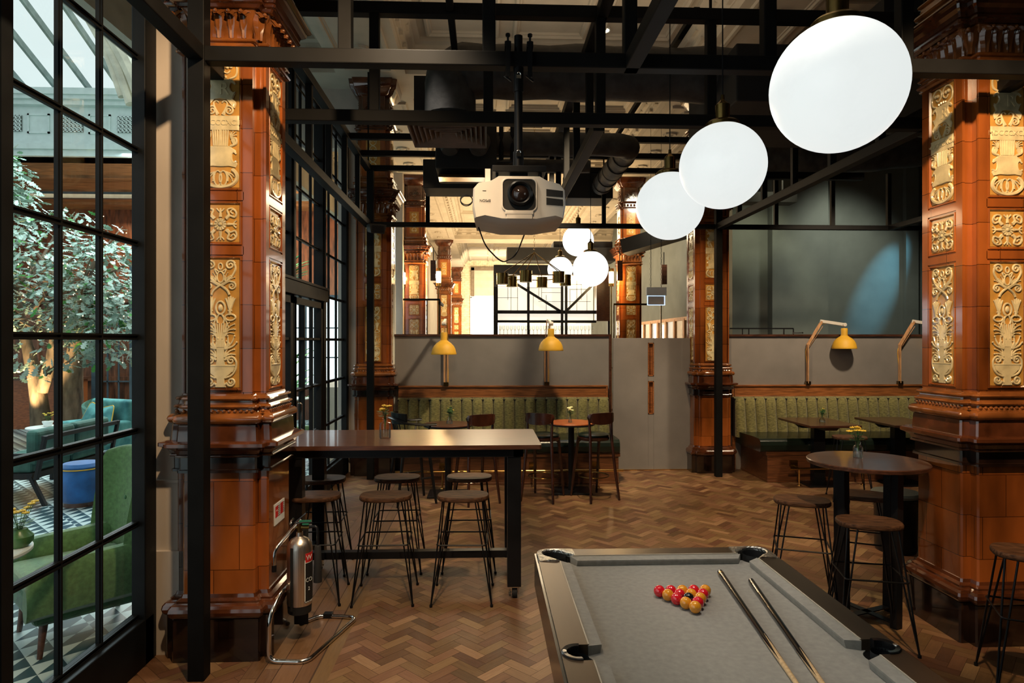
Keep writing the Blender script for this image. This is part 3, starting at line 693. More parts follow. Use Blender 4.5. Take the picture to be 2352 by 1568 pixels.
# steel double door set into window_2
dd = MB(); dd.box(WX-.02, WX+.09, 5.5, 8.13, 2.36, 2.50).box(WX-.02, WX+.10, 5.5, 8.13, 2.50, 2.53)
dd.box(WX+.0, WX+.08, 7.94, 8.01, 0, 2.36); d2 = struct('door_2', dd, steel2, bevel=.004)
for ya, yb in ((5.57, 6.72), (6.74, 7.94)):
    l = MB(); l.box(WX+.01, WX+.07, ya, ya+.10, .02, 2.34).box(WX+.01, WX+.07, yb-.09, yb, .02, 2.34).box(WX+.01, WX+.07, ya, yb, 2.27, 2.34).box(WX+.01, WX+.07, ya, yb, .02, .28)
    for k in (1, 2): y = ya+.1+(yb-ya-.19)*k/3; l.box(WX+.02, WX+.06, y-.012, y+.012, .28, 2.27)
    for z in (.826, 1.367, 1.909): l.box(WX+.02, WX+.06, ya, yb, z-.012, z+.012)
    lf = obj('door_leaf', l, steel2, d2)
obj('door_handle', MB().tube(rpath([(WX+.07, 6.80, .95), (WX+.13, 6.80, .95), (WX+.13, 6.80, 1.25), (WX+.07, 6.80, 1.25)], .03), .009, 8), chrome, d2)
# ---------------------------------------------------------------- steel gantry
G = .81; GX = [-1.6+G*i for i in range(-1, 12)]; ZL, ZU = 3.48, 4.25
g = thing('steel_gantry', 'black steel box-section gantry with posts hanging over the whole room', 'frame', (0, 0, 0))
def beam(p0, p1, s=.085, h=None, name='chord'): return obj(name, MB().bar(p0, p1, s, h or s), steel, g, bevel=.006)
for (x, y) in ((-1.6, 3.72), (-1.57, 9.0), (3.24, 8.97)):
    p = MB().box(x-.045, x+.045, y-.045, y+.045, 0, ZU); obj('post', p, steel, g, bevel=.004)
YF, YS, YB = 3.73, 4.70, 9.0
beam((-1.6, YF, ZL), (7.4, YF, ZL)); beam((-1.6, YF, ZU), (7.4, YF, ZU))
beam((-2.0, YS, ZL), (3.3, YS, ZL)); beam((-2.0, YS, ZU), (7.4, YS, ZU))
beam((-1.57, YB, ZL), (7.4, YB, ZL), .065); beam((-1.57, YB, ZU), (3.3, YB, ZU), .07)
for y in (7.62, 8.30): beam((-1.6, y, ZU), (3.3, y, ZU), .07)
for x in (-1.6, 3.25): 
    for z in (ZL, ZU): beam((x, .9, z), (x, YB, z))
beam((.84, .9, ZL), (.84, YF+.05, ZL)); beam((.84, YS+.1, ZL), (.84, YB, ZL)); beam((.84, .9, ZU), (.84, YB, ZU))
for i, x in enumerate(GX[1:]):
    if x < 7.4:
        if i: beam((x, YF, ZL), (x, YF, ZU), .075, name='upright')
        if i < 6: beam((x, YS, ZL), (x, YS, ZU), .07, name='upright') if i else None
        if i: beam((x, YB, ZL), (x, YB, ZU), .055, name='upright')
for x in (-1.6, .84, 3.25):
    for k in range(8):
        y = 8.25-.75*k
        if abs(y-YF) < .2 or abs(y-YS) < .25 or y < 1: continue
        beam((x, y, ZL), (x, y, ZU), .06, name='upright')
beam((-.25, .9, ZU), (-.25, YS+.9, ZU), .05); beam((1.64, 5.0, 4.45), (1.64, 9.0, 4.45), .05)
for x in (-1.6, .02, 1.64, 3.25):
    for y in (YS, YB): beam((x, y, ZU), (x, y, 5.56), .02, name='hanger_rod')
# right-hand bay
beam((5.7, YF, ZL), (5.7, 9, ZL), .07); beam((3.3, 8.3, 4.02), (4.9, 8.3, 4.02), .09)
# ---------------------------------------------------------------- ducts and boxes
def ductobj(name, pts, r, lab_, cat='duct', parent=None):
    mb = MB(); P = rpath(pts, r*1.6, 8); out = []; rs = []
    for i in range(len(P)-1):
        n = max(1, int((P[i+1]-P[i]).length/.11))
        for k in range(n): out.append(P[i].lerp(P[i+1], k/n))
    out.append(P[-1]); rs = [r*(1+.035*math.sin(i*1.3)+.02*math.sin(i*.61+2)) for i in range(len(out))]
    mb.tube(out, rs, 20); o = obj(name, mb, duct, parent); return tag(o, lab_, cat) if not parent else o
big = ductobj('air_duct', [(3.1, 5.6, 4.19), (-.30, 5.6, 4.19), (-.30, 5.6, 3.80)], .225, 'fat black lagged air duct with an elbow running across the gantry')
obj('flange_plate', MB().box(-.64, -.10, 5.88, 5.92, 3.74, 4.26), blackm, big)
sm = ductobj('air_duct', [(-.35, 7.1, 4.03), (1.60, 7.1, 4.03), (1.60, 9.0, 4.03)], .125, 'narrower lagged duct that turns away in the middle of the room')
for k in range(5): obj('joint_band', MB().tube([(1.60, 7.5+.33*k, 4.03), (1.60, 7.53+.33*k, 4.03)], .136, 20), duct, sm)
ductobj('air_duct', [(-.3, 7.5, 3.9), (1.2, 7.5, 3.9)], .075, 'thinnest lagged duct below the elbowed duct')
louv = mat('louvre_paint', (.20, .15, .12), .5)
df = thing('ceiling_diffuser', 'square black four-way air diffuser below the duct elbow', 'vent', (-.30, 5.36, 3.565))
for k in range(7):
    s0 = .31-.040*k; mb = MB()
    mb.loft([[(x*q, y*q, z) for x, y in ((-1, -1), (1, -1), (1, 1), (-1, 1))] for q, z in ((s0, 0), (s0-.004, .012), (s0-.036, .05), (s0-.034, .05), (s0-.002, -.004 if k else -.012), (s0, 0))], cap=False)
    obj('louvre' if k else 'frame', mb, louv, df)
obj('plenum_box', MB().box(-.29, .29, -.27, .27, .052, .075).box(-.27, .27, .28, .42, .05, .22), blackm, df)
fc = thing('fan_coil_unit', 'black fan coil unit with a bare metal tray under the second duct', 'air unit', (-.23, 7.2, 3.60))
obj('casing', MB().box(-.30, .35, -.25, .45, .12, .62), blackm, fc, bevel=.01)
obj('drip_tray', MB().loft([[(-.27, -.22, .03), (.27, -.22, .03), (.30, .35, .12), (-.30, .35, .12)], [(-.27, -.22, .06), (.27, -.22, .06), (.30, .35, .15), (-.30, .35, .15)]]), brassd, fc)
for x in (-.14, .16): obj('spigot', MB().tube([(x, -.26, .42), (x, -.40, .36), (x, -.44, .24)], [.11, .125, .08], 14), duct, fc)
for x in (.40, .52): obj('pipe', MB().tube(rpath([(x, -.2, .6), (x, -.2, .2), (x-.15, -.2, .2)], .05), .025, 8), black, fc)
for nm, lb, b in (('duct_box', 'black rectangular duct box hung left of the projector', (-.78, .02, 8.2, 8.7, 3.80, 4.16)),
                  ('duct_box', 'black rectangular duct box at the end of the long elbowed duct', (1.15, 1.80, 9.15, 9.7, 3.90, 4.32)),
                  ('duct_box', 'big dark rectangular duct above the middle pendant globe', (1.95, 3.1, 5.0, 6.2, 3.75, 4.2))):
    tag(obj(nm, MB().box(*b), blackm, bevel=.01), lb, 'duct')
tag(obj('air_duct', MB().box(3.5, 7.4, 5.6, 6.4, 4.40, 4.9).box(4.2, 4.8, 5.6, 7.6, 4.45, 4.95), blackm), 'wide dark rectangular ducts crossing high at the right', 'duct')
ductobj('air_duct', [(4.0, 10.6, 4.9), (5.3, 9.9, 4.7), (8.4, 9.4, 4.9)], .24, 'sagging dark flexible duct high on the right behind the largest globe')
ductobj('air_duct', [(3.7, 8.4, 5.1), (4.8, 8.1, 4.75), (8.4, 8.4, 4.6)], .2, 'dark flexible duct above the right-hand banquette')
tag(obj('cable_tray', MB().box(3.7, 5.3, 10.9, 11.2, 4.25, 4.42).box(3.9, 3.92, 11.04, 11.06, 4.4, 5.98).box(5.1, 5.12, 11.04, 11.06, 4.4, 5.98), blackm), 'long black cable tray over the right partition', 'tray')
# ---------------------------------------------------------------- bar stools
def make_stool():
    t = thing('bar_stool', 'x', 'stool')
    P = []
    for i in range(36):
        a = 2*math.pi*i/36; c, s = math.cos(a), math.sin(a); k = (abs(c)**2.8+abs(s)**2.8)**(-1/2.8); P.append((.190*c*k, .138*s*k*(1-.05*c*c)))
    mb = MB(); rings = [[(x*q, y*q, z) for x, y in P] for q, z in ((.90, .718), (.97, .720), (1, .727), (1, .744), (.975, .752), (.90, .752), (.55, .746), (.1, .745))]
    mb.loft(rings, smooth=True); obj('seat', mb, seatw, t, angle=50)
    for sx in (-1, 1):
        for sy in (-1, 1):
            l = MB(); foot = (sx*.215, sy*.205, .012)
            for ax, ay in ((.145, .075), (.095, .105)): l.tube([(sx*ax, sy*ay, .715), foot], .0058, 6)
            l.tube([(foot[0], foot[1], 0), (foot[0], foot[1], .018)], .011, 8); obj('leg', l, iron, t)
    k = .178; obj('footrest', MB().tube(rpath([(-k, -.168, .425), (k, -.168, .425), (k, .168, .425), (-k, .168, .425)], .025, 4, True), .0058, 6, closed=True), iron, t)
    return t
st = make_stool(); GS = 'wood and hairpin bar stools'
spots = [(-1.262, 4.88, .05, 'wooden bar stool beside the fire extinguisher, left in the front row at the long table'),
 (-.735, 4.86, .02, 'middle wooden bar stool in the front row at the long table'), (-.165, 4.84, -.03, 'bar stool in the front row nearest the table leg on a castor'),
 (-1.35, 5.47, .04, 'bar stool at the left in the back row behind the long table'), (-.735, 5.50, 0, 'middle bar stool in the back row behind the long table'),
 (-.135, 5.50, 0, 'right-hand bar stool in the back row behind the long table'),
 (2.27, 4.60, -.35, 'bar stool on the left of the round high table'), (2.80, 4.74, -.45, 'bar stool half hidden behind the legs of the round high table'),
 (2.42, 4.03, -.25, 'bar stool nearest the pool table in front of the round high table'), (2.95, 3.40, -.45, 'bar stool cut off at the right edge in front of the big pillar'),
 (4.34, 7.62, -.3, 'far bar stool at the rectangular table before the right banquette')]
for i, (x, y, r, lb) in enumerate(spots):
    if i == 0: st.location = (x, y, 0); st.rotation_euler.z = r; tag(st, lb, None, GS)
    else: dup(st, (x, y, 0), r, lb, GS)
ls = thing('low_stool', 'low black stool with a grey round cushion by the right pillar', 'stool', (3.70, 5.75, 0))
obj('cushion', MB().lathe([(.0, .48), (.17, .48), (.2, .49), (.205, .51), (.19, .53), (.0, .54)][::1], n=24), mat('grey_vinyl', (.09, .10, .09), .5), ls)
obj('body', MB().lathe([(.16, 0), (.17, .02), (.175, .4), (.19, .48)], n=24), black, ls)
# ---------------------------------------------------------------- long high table on castors
t = thing('high_table', 'long dark-wood high table on a black steel frame with castors', 'table', (0, 0, 0))
X0, X1, Y0, Y1 = -1.53, .405, 4.70, 5.56
obj('tabletop', MB().prism([(X0, Y0), (X1-.012, Y0), (X1, Y0+.012), (X1, Y1-.012), (X1-.012, Y1), (X0, Y1)], 1.103, 1.134), walt, t, bevel=.004)
obj('apron', MB().box(X0+.05, X1-.13, Y0+.05, Y0+.09, 1.04, 1.103).box(X0+.05, X1-.13, Y1-.09, Y1-.05, 1.04, 1.103).box(X1-.20, X1-.13, Y0+.05, Y1-.05, 1.04, 1.103), black, t)
for xl in (X1-.245, X0+.11):
    for yl in (Y0+.06, Y1-.15):
        l = MB().box(xl, xl+.10, yl, yl+.09, .088, 1.09); lg = obj('leg', l, black, t, bevel=.003)
        c = MB(); cx, cy = xl+.055, yl+.045; c.box(cx-.035, cx+.035, cy-.03, cy+.03, .078, .088)
        c.box(cx-.028, cx-.022, cy-.03, cy+.022, .028, .08).box(cx+.022, cx+.028, cy-.03, cy+.022, .028, .08).cyl((cx-.032, cy-.004, .036), (cx+.032, cy-.004, .036), .007, n=8)
        obj('castor_fork', c, chrome, lg); obj('castor_wheel', MB().cyl((cx-.018, cy-.004, .036), (cx+.018, cy-.004, .036), .036, n=18), blackm, lg)
obj('foot_rail', MB().box(X0+.15, X1-.2, 5.08, 5.15, .20, .255).box(X1-.21, X1-.17, Y0+.1, Y1-.1, .20, .255).box(X0+.12, X0+.16, Y0+.1, Y1-.1, .2, .255), black, t, bevel=.003)
# ---------------------------------------------------------------- flower vases
def flowers(seed, kind, parent, z, hgt, spread):
    rnd = random.Random(seed); stems = MB(); fl = MB(); lf = MB()
    for k in range(9):
        a = rnd.random()*6.28; r = spread*rnd.uniform(.2, 1); e = (r*math.cos(a), r*math.sin(a), z+hgt*rnd.uniform(.55, 1))
        stems.tube([(0, 0, z*.4), (e[0]*.25, e[1]*.25, z+.01), e], .0016, 5)
        if kind == 'frond':
            for j in range(7):
                q = Vector((e[0]*.25, e[1]*.25, z)).lerp(Vector(e), .35+j*.1); b = rnd.random()*6.28
                lf.ball(tuple(q+Vector((.008*math.cos(b), .008*math.sin(b), .003))), .007, 6, sq=(1, 1, .6))
            if k < 3: fl.ball(e, .009, 6)
        else:
            for j in range(5):
                b = j*1.257; fl.ball((e[0]+.012*math.cos(b), e[1]+.012*math.sin(b), e[2]), .0095, 6, sq=(1, 1, .6))
            fl.ball((e[0], e[1], e[2]+.004), .006, 6)
        for j in range(4):
            b = rnd.random()*6.28; q = Vector((e[0]*.5, e[1]*.5, z+hgt*rnd.uniform(.05, .5))); L_ = rnd.uniform(.04, .065)
            d_ = Vector((math.cos(b), math.sin(b), .1)).normalized(); n_ = Vector((-d_.y, d_.x, 0))*.012
            lf.add([q, q+d_*L_*.5+n_, q+d_*L_, q+d_*L_*.5-n_], [(0, 1, 2, 3), (3, 2, 1, 0)])
    obj('stems', stems, sage, parent); obj('blossoms', fl, petalc if kind == 'cream' else petaly, parent); obj('leaves', lf, sage, parent)
def vase(loc, label, seed, kind, prof, hgt=.12, spread=.045, group='small glass vases of flowers'):
    v = thing('flower_vase', label, 'vase', loc, 0, group); zt = prof[-1][1]
    obj('glass_body', MB().lathe([(0, .001)]+prof, n=20), vglass, v)
    obj('water', MB().lathe([(0, .004), (prof[0][0]*.92, .004), (prof[1][0]*.92, zt*.42), (0, zt*.42)], n=16), vglass, v)
    flowers(seed, kind, v, zt, hgt, spread); return v
bottle = [(.043, .001), (.045, .01), (.045, .105), (.040, .118), (.016, .126), (.014, .15), (.02, .156)]
flask = [(.036, .001), (.04, .01), (.036, .035), (.016, .065), (.013, .085), (.017, .09)]
bud = [(.022, .001), (.024, .008), (.02, .05), (.012, .07), (.012, .09), (.017, .095)]
vase((-.775, 5.08, 1.134), 'square-shouldered glass bottle of yellow flowers on the long high table', 1, 'yellow', bottle, .10, .05)
vase((-.44, 8.03, .872), 'glass flask with a fern frond and a yellow bloom on the left round table', 2, 'frond', flask, .14, .05)
vase((1.055, 8.1, .872), 'slim vase of pale cream flowers on the orange round table', 3, 'cream', bud, .10, .04)
vase((4.39, 8.35, .822), 'glass flask with yellow sprigs on the nearer rectangular table at right', 4, 'frond', flask, .10, .06)
vase((5.60, 8.3, .822), 'vase of yellow flowers on the table partly hidden by the right pillar', 5, 'yellow', bud, .09, .05)
vase((2.60, 4.46, 1.067), 'ribbed glass vase of yellow flowers and leaves on the round high table', 6, 'yellow', [(.030, .001), (.032, .008), (.032, .07), (.024, .085), (.016, .092), (.017, .105), (.021, .11)], .11, .055)
# ---------------------------------------------------------------- round high table at right
t = thing('round_high_table', 'dark round high table with flat black steel legs beside the right pillar', 'table', (2.615, 4.38, 0))
obj('tabletop', MB().lathe([(0, 1.036), (.365, 1.036), (.378, 1.042), (.38, 1.062), (.374, 1.067), (0, 1.067)], n=64), wal, t, angle=25)
for k, a in enumerate((201, 291, 21, 111)):
    c, s = math.cos(R(a)), math.sin(R(a)); tx = Vector((-s, c, 0))*.027; l = MB()
    l.loft([[(c*r+tx.x*u+c*w_, s*r+tx.y*u+s*w_, z) for u, w_ in ((-1, -.024), (1, -.024), (1, .024), (-1, .024))] for r, z in ((.225, 1.036), (.215, .0))])
    obj('leg', l, black, t)
cr_ = MB()
for a in (21, 111): c, s = math.cos(R(a)), math.sin(R(a)); cr_.bar((c*.2, s*.2, .03), (-c*.2, -s*.2, .03), .05, .008)
obj('cross_base', cr_, black, t); obj('top_frame', MB().lathe([(.22, 1.026), (.22, 1.036), (.19, 1.036), (.19, 1.026)], n=32), black, t)
# ---------------------------------------------------------------- café tables
def cafe(loc, label, topm):
    t = thing('cafe_table', label, 'table', loc, 0, 'tables in front of the left banquette')
    obj('tabletop', MB().lathe([(0, .845), (.285, .845), (.295, .85), (.295, .868), (.29, .872), (0, .872)], n=48), topm, t, angle=25)
    obj('edge_band', MB().lathe([(.29, .838), (.298, .842), (.298, .858), (.29, .858)], n=48), black, t)
    obj('pedestal', MB().cyl((0, 0, .02), (0, 0, .84), .038, n=20), black, t); obj('base_plate', MB().box(-.24, .24, -.2, .2, 0, .022), black, t, bevel=.004)
    return t
cafe((1.075, 8.15, 0), 'round table with an orange-brown top between two bentwood bar chairs', redwood)
cafe((-.46, 8.05, 0), 'round brown table beside the black armchair, seen over the long table', walt)
def rtab(loc, label):
    t = thing('rectangular_table', label, 'table', loc, 0, 'tables in front of the right banquette')
    obj('tabletop', MB().box(-.33, .33, -.46, .46, .79, .82), wal, t, bevel=.005)
    f = MB(); f.loft([[(-.08, -.33, .74), (-.08, .33, .74), (-.08, .40, .79), (-.08, -.40, .79)], [(.08, -.33, .74), (.08, .33, .74), (.08, .40, .79), (.08, -.40, .79)]])
    f.loft([[(-.24, -.05, .74), (.24, -.05, .74), (.3, -.05, .79), (-.3, -.05, .79)], [(-.24, .05, .74), (.24, .05, .74), (.3, .05, .79), (-.3, .05, .79)]]); obj('top_bracket', f, black, t)
    obj('pedestal', MB().box(-.075, .075, -.05, .05, .02, .75), black, t); obj('base_plate', MB().box(-.24, .24, -.27, .27, 0, .025), black, t, bevel=.004)
rtab((4.41, 8.5, 0), 'rectangular dark table standing clear before the right banquette'); rtab((5.50, 8.5, 0), 'rectangular dark table partly hidden behind the big right pillar')
# ---------------------------------------------------------------- bentwood bar chairs
def make_bentwood():
    t = thing('bentwood_bar_chair', 'x', 'chair')
    obj('seat_cushion', MB().lathe([(0, .74), (.17, .74), (.187, .752), (.185, .768), (.15, .782), (.0, .788)], n=32), greenl, t)
    obj('seat_ring', MB().lathe([(.165, .705), (.19, .705), (.198, .72), (.196, .742), (.165, .742)], n=32), bent, t)
    for sx in (-1, 1):
        obj('leg', MB().tube([(sx*.15, .10, .72), (sx*.17, .16, .35), (sx*.185, .21, 0)], [.019, .018, .014], 10), bent, t)
        obj('leg', MB().tube([(sx*.155, -.14, 1.0), (sx*.150, -.16, .74), (sx*.175, -.20, .35), (sx*.20, -.25, 0)], [.013, .018, .018, .014], 10), bent, t)
        obj('brace', MB().tube(rpath([(sx*.16, .14, .42), (sx*.15, .11, .68), (sx*.02, .12, .71)], .2, 6), .009, 8), bent, t)
    bk = MB(); V = []; n = 14
    for off in (0, .018):
        for i in range(n+1):
            u = -1+2*i/n; x = .185*math.sin(u*1.25)/math.sin(1.25); y = -.235+.075*(u*u)-.0+off; h = .062*math.sqrt(max(0, 1-abs(u)**3.2))+.006
            V += [(x, y, .992-h-.02*(1-u*u)), (x, y, .992+h*.75)]
    F = []
    for o_ in (0, 2*(n+1)):
        for i in range(n): q = (o_+2*i, o_+2*i+1, o_+2*i+3, o_+2*i+2); F.append(q if o_ == 0 else q[::-1])
    m2 = 2*(n+1)
    for i in range(n): F += [(2*i+1, m2+2*i+1, m2+2*i+3, 2*i+3), (2*i, 2*i+2, m2+2*i+2, m2+2*i)]
    F += [(0, m2, m2+1, 1), (2*n, 2*n+1, m2+2*n+1, m2+2*n)]
    bk.add(V, F, True); obj('backrest', bk, bent, t, angle=50)
    obj('foot_ring', MB().tube([(.185*math.cos(a*math.pi/14), .185*math.sin(a*math.pi/14), .27) for a in range(28)], .007, 8, closed=True), brassd, t)
    return t
bc = make_bentwood(); GB = 'bentwood bar chairs with leather seats'
for i, (x, y, r, lb) in enumerate([(.70, 7.82, -.42, 'bentwood bar chair left of the orange-brown round table'), (1.30, 7.82, .42, 'bentwood bar chair right of the orange-brown round table, by the grey panel'),
        (-.12, 7.72, .45, 'bentwood bar chair whose back shows behind the long table, right of the left round table')]):
    if i == 0: bc.location = (x, y, 0); bc.rotation_euler.z = r; tag(bc, lb, None, GB)
    else: dup(bc, (x, y, 0), r, lb, GB)
a = thing('armchair_stool', 'black slatted bar armchair at the left round table', 'chair', (-.86, 7.72, 0), -1.15)
obj('seat', MB().lathe([(0, .70), (.2, .70), (.215, .715), (.2, .735), (0, .73)], n=28), black, a)
for sx in (-1, 1):
    for sy, k in ((1, .2), (-1, .22)): obj('leg', MB().tube([(sx*.15, sy*.14, .71), (sx*.22, sy*k*1.1, 0)], [.02, .015], 8), black, a)
    obj('stretcher', MB().tube([(sx*.19, -.19, .3), (sx*.19, .18, .3)], .01, 8), black, a); obj('arm_post', MB().tube([(sx*.19, .08, .71), (sx*.25, .14, .92)], .011, 8), black, a)
obj('stretcher', MB().tube([(-.19, 0, .3), (.19, 0, .3)], .01, 8), black, a)
rail = [(-.27, .2, .925), (-.26, .05, .925), (-.22, -.15, .95), (-.12, -.235, .985), (0, -.26, 1.0), (.12, -.235, .985), (.22, -.15, .95), (.26, .05, .925), (.27, .2, .925)]
obj('arm_rail', MB().tube(rpath(rail, .05), .032, 10, flat=(.45, (0, 0, 1))), black, a)
obj('backrest', MB().loft([[(.21*math.sin(u), -.245*math.cos(u)+o, z) for o, z in ((0, .93), (.02, .93), (.015, 1.04+.02*math.cos(u)), (-.005, 1.04+.02*math.cos(u)))] for u in [(-1+.2*i)*1.0 for i in range(11)]]), black, a)
for k in range(7): u = -.9+.3*k; obj('spindle', MB().tube([(.17*math.sin(u), -.17*math.cos(u), .72), (.21*math.sin(u), -.24*math.cos(u), .95)], .007, 6), black, a)
# ---------------------------------------------------------------- banquettes
def banquette(name_lab, x0, x1, yb, w_ch, rail_lab, endl):
    t = thing('banquette', name_lab, 'banquette', (0, 0, 0))
    pl = MB().box(x0+.14, x1-.02, yb-.93, yb-.02, 0, .40).box(x0+.12, x1, yb-.945, yb-.02, .36, .41).box(x0+.135, x1-.015, yb-.94, yb-.02, 0, .03)
    obj('plinth', pl, oakd, t, bevel=.004)
    s = MB(); n = 10; yf = yb-.97
    prof = [(yb-.1, .41), (yf+.02, .41), (yf, .43), (yf-.004, .50), (yf+.012, .555), (yf+.05, .583), (yf+.25, .588), (yb-.1, .575)]
    s.loft([[(x, y, z) for y, z in prof] for x in (x0+.03, x0+.05, x1-.01)]); obj('seat_cushion', s, greenl, t, bevel=.012, seg=3)
    k = max(1, round((x1-x0)/w_ch)); w_ = (x1-x0)/k; cu = MB()
    for i in range(k):
        a0, rings = x0+i*w_, []
        for j in range(9):
            u = j/8; b_ = .045*(1-abs(2*u-1)**4); x = a0+.003+(w_-.006)*u
            rings.append([(x, yb-.02, .50), (x, yb-.215-b_, .50), (x, yb-.205-b_, .62), (x, yb-.165-b_, .9), (x, yb-.145-b_, 1.02), (x, yb-.125-b_*.6, 1.055), (x, yb-.09, 1.072), (x, yb-.02, 1.075)])
        cu.loft(rings, smooth=True)
    cu.box(x0, x1, yb-.15, yb-.02, .50, 1.05, mi=1)
    obj('back_cushion', cu, [greenf, blackm], t, angle=38)
    wd = MB().box(x0+(.03 if endl else 0), x1, yb-.06, yb-.02, 1.06, 1.235).box(x0+(.03 if endl else 0), x1, yb-.08, yb-.02, 1.222, 1.245)
    wd.box(x0+(.03 if endl else 0), x1, yb-.065, yb-.02, 1.07, 1.085); wd.box(x1-.03, x1, yb-.075, yb-.02, 1.06, 1.24)
    if endl: wd.box(x0+.0, x0+.05, yb-.05, yb, .0, 1.24)
    obj('back_rail', wd, oak, t, bevel=.003); return t
b1 = banquette('long olive channel-tufted banquette with oak rail along the left partition', -1.25, 1.78, 9.5, .152, '', False)
b2 = banquette('olive channel-tufted banquette behind the rectangular tables on the right', 3.62, 8.8, 9.5, .152, '', True)
def footrail(label, x0, x1, y, posts):
    t = thing('foot_rail', label, 'foot rail', (0, 0, 0)); obj('tube', MB().tube([(x0, y, .215), (x1, y, .215)], .017, 12), brass, t)
    for p in posts:
        obj('post', MB().tube([(p, y, 0), (p, y, .215)], .011, 8).lathe([(.03, 0), (.026, .008), (.012, .012)], (p, y, 0), 12), brass, t)
        obj('bracket', MB().box(p-.05, p+.05, y+.14, y+.175, .22, .30).cyl((p, y, .215), (p, y+.15, .235), .01, n=8), brassd, t)
footrail('brass foot rail running along the foot of the left banquette', -1.15, 1.78, 8.38, (-.55, .62, 1.45)); footrail('short brass foot rail under the right banquette', 3.98, 5.1, 8.38, (4.10, 4.95))
footrail('brass foot rail at the hidden end of the right banquette', 5.3, 7.2, 8.38, (5.45, 6.9))
# ---------------------------------------------------------------- yellow wall lamps
def lampthing(label, x, ang, drop):
    t = thing('wall_lamp', label, 'lamp', (x, 9.43, 1.245), ang, 'yellow shaded wall lamps'); b = MB()
    b.box(-.03, .035, -.035, .035, 0, .05); obj('bracket', b, brassd, t)
    u = MB(); 
    for s in (-.022, .022): u.bar((0, s, .02), (0, s, .60), .012, .028)
    obj('upright', u, maplew, t, bevel=.002)
    e = MB(); e.bar((0, -.02, .58), (.20, -.02, .93), .012, .03).bar((0, .02, .58), (.20, .02, .93), .012, .03).tube([(.03, 0, .56), (.215, 0, .86)], .004, 6); obj('lower_arm', e, maplew, t, bevel=.002)
    f = MB(); f.bar((.18, 0, .935), (.53, 0, .88), .034, .045).cyl((.52, -.03, .88), (.52, .03, .88), .028, n=14); obj('upper_arm', f, white, t, bevel=.003)
    obj('cable', MB().tube(rpath([(.02, .03, .05), (-.02, .03, .5), (.02, .03, .6), (.2, .03, .9), (.5, .03, .90), (.52, 0, .86), (.52, 0, .86-drop)], .08), .004, 6), yel, t)
    z = .86-drop-.30; sh = MB()
    prof = [(.170, 0), (.172, .006), (.166, .03), (.155, .075), (.135, .115), (.10, .152), (.062, .178), (.048, .19), (.044, .21), (.046, .285), (.040, .30), (0, .302)]
    inn = [(r-.006 if r > .006 else 0, zz-.002) for r, zz in prof[::-1]][0:]
    sh.lathe(prof, (.52, 0, z), 40); sh.lathe(inn, (.52, 0, z), 40); obj('lamp_shade', sh, yel, t, angle=35)
    obj('bulb', MB().ball((.52, 0, z+.10), .032, 12), bulbs, t); return t
maplew = mat('ash_wood', (.50, .27, .13), .5, 0, .15, 6, (6, 6, 1))
bulbs = mat('small_bulb', (1, .9, .7), .3, 0, 0, emit=(1, .8, .5), es=6)
for lb, x, an, dr_, pw in (('yellow-shaded wooden wall lamp nearest the left tiled pillar', -.565, -1.57, .10, 1), ('yellow-shaded wooden wall lamp in the middle of the left partition', .885, -1.55, .05, 1),
        ('yellow-shaded wooden wall lamp seen from its side over the right banquette', 4.74, -.12, .03, 1), ('wooden wall lamp with its shade hidden behind the right pillar', 6.13, -.12, .05, 1)):
    lt = lampthing(lb, x, an, dr_)
    px, py = x+.52*math.cos(an), 9.43+.52*math.sin(an)
    lamp('SPOT', (px, py, 1.245+.86-dr_-.25), 40, (1, .80, .46), (px, py, 0), .05, 130, .7)
# ---------------------------------------------------------------- pool table
t = thing('pool_table', 'grey-cloth pool table with bronze rails and silver corner castings', 'table', (.872, 0, 0))
YN, YFr = .62, 3.315; HX = .502; OX = .607; OY = 3.43; ZR = .79; ZBd = .75
bed = MB().box(-HX-.06, HX+.06, YN-.06, YFr+.06, ZBd-.03, ZBd); 
YM = (2.28+.0)
def pocket_cut(): pass
# cloth bed with real pocket notches: polygon with bites
NX = HX-.045; NYf = YFr-.045; NYn = YN+.045
P = []
def bite(cx, cy, r, a0, a1): P.extend(arc(cx, cy, r, a0, a1, 8))
bite(HX+.025, YFr+.025, .075, 270-12, 180+12); bite(-HX-.025, YFr+.025, .075, 360-12, 270+12)
bite(-HX-.045, YM, .062, 60, -60); bite(-HX-.025, YN-.025, .075, 90-12, 12); bite(HX+.025, YN-.025, .075, 180-12, 90+12); bite(HX+.045, YM, .062, 240, 120)
obj('cloth_bed', MB().prism(P, ZBd-.035, ZBd), felt, t)
def cushion(p, q, inn, c0, c1, name='cushion'):
    """p,q back-line ends; inn inward unit vector; c0,c1 mitre lengths at the nose"""
    p, q, inn = Vector(p), Vector(q), Vector(inn); d = (q-p).normalized(); mb = MB(); rings = []
    for base, sgn, c in ((p, 1, c0), (q, -1, c1)):
        for tt in ((0, 1) if sgn > 0 else (1, 0)):
            b = base
            def at_(k, z): return tuple(b+inn*(.052*k)+d*sgn*(c*k if tt == 0 else c*k+.02)+Vector((0, 0, z)))
            rings.append([at_(0, ZR-.004), at_(1, ZR-.010), at_(1.0, ZR-.017), at_(.86, ZBd-.005), at_(0, ZBd-.005)])
    mb.loft(rings); o = obj(name, mb, felt, t); return o
pk = .062
cushion((-HX+pk, YFr, 0), (HX-pk, YFr, 0), (0, -1, 0), .03, .03)
cushion((-HX, YM+.055, 0), (-HX, YFr-pk, 0), (1, 0, 0), .022, .03); cushion((-HX, YN+pk, 0), (-HX, YM-.055, 0), (1, 0, 0), .03, .022)
cushion((HX, YM+.055, 0), (HX, YFr-pk, 0), (-1, 0, 0), .022, .03); cushion((HX, YN+pk, 0), (HX, YM-.055, 0), (-1, 0, 0), .03, .022)
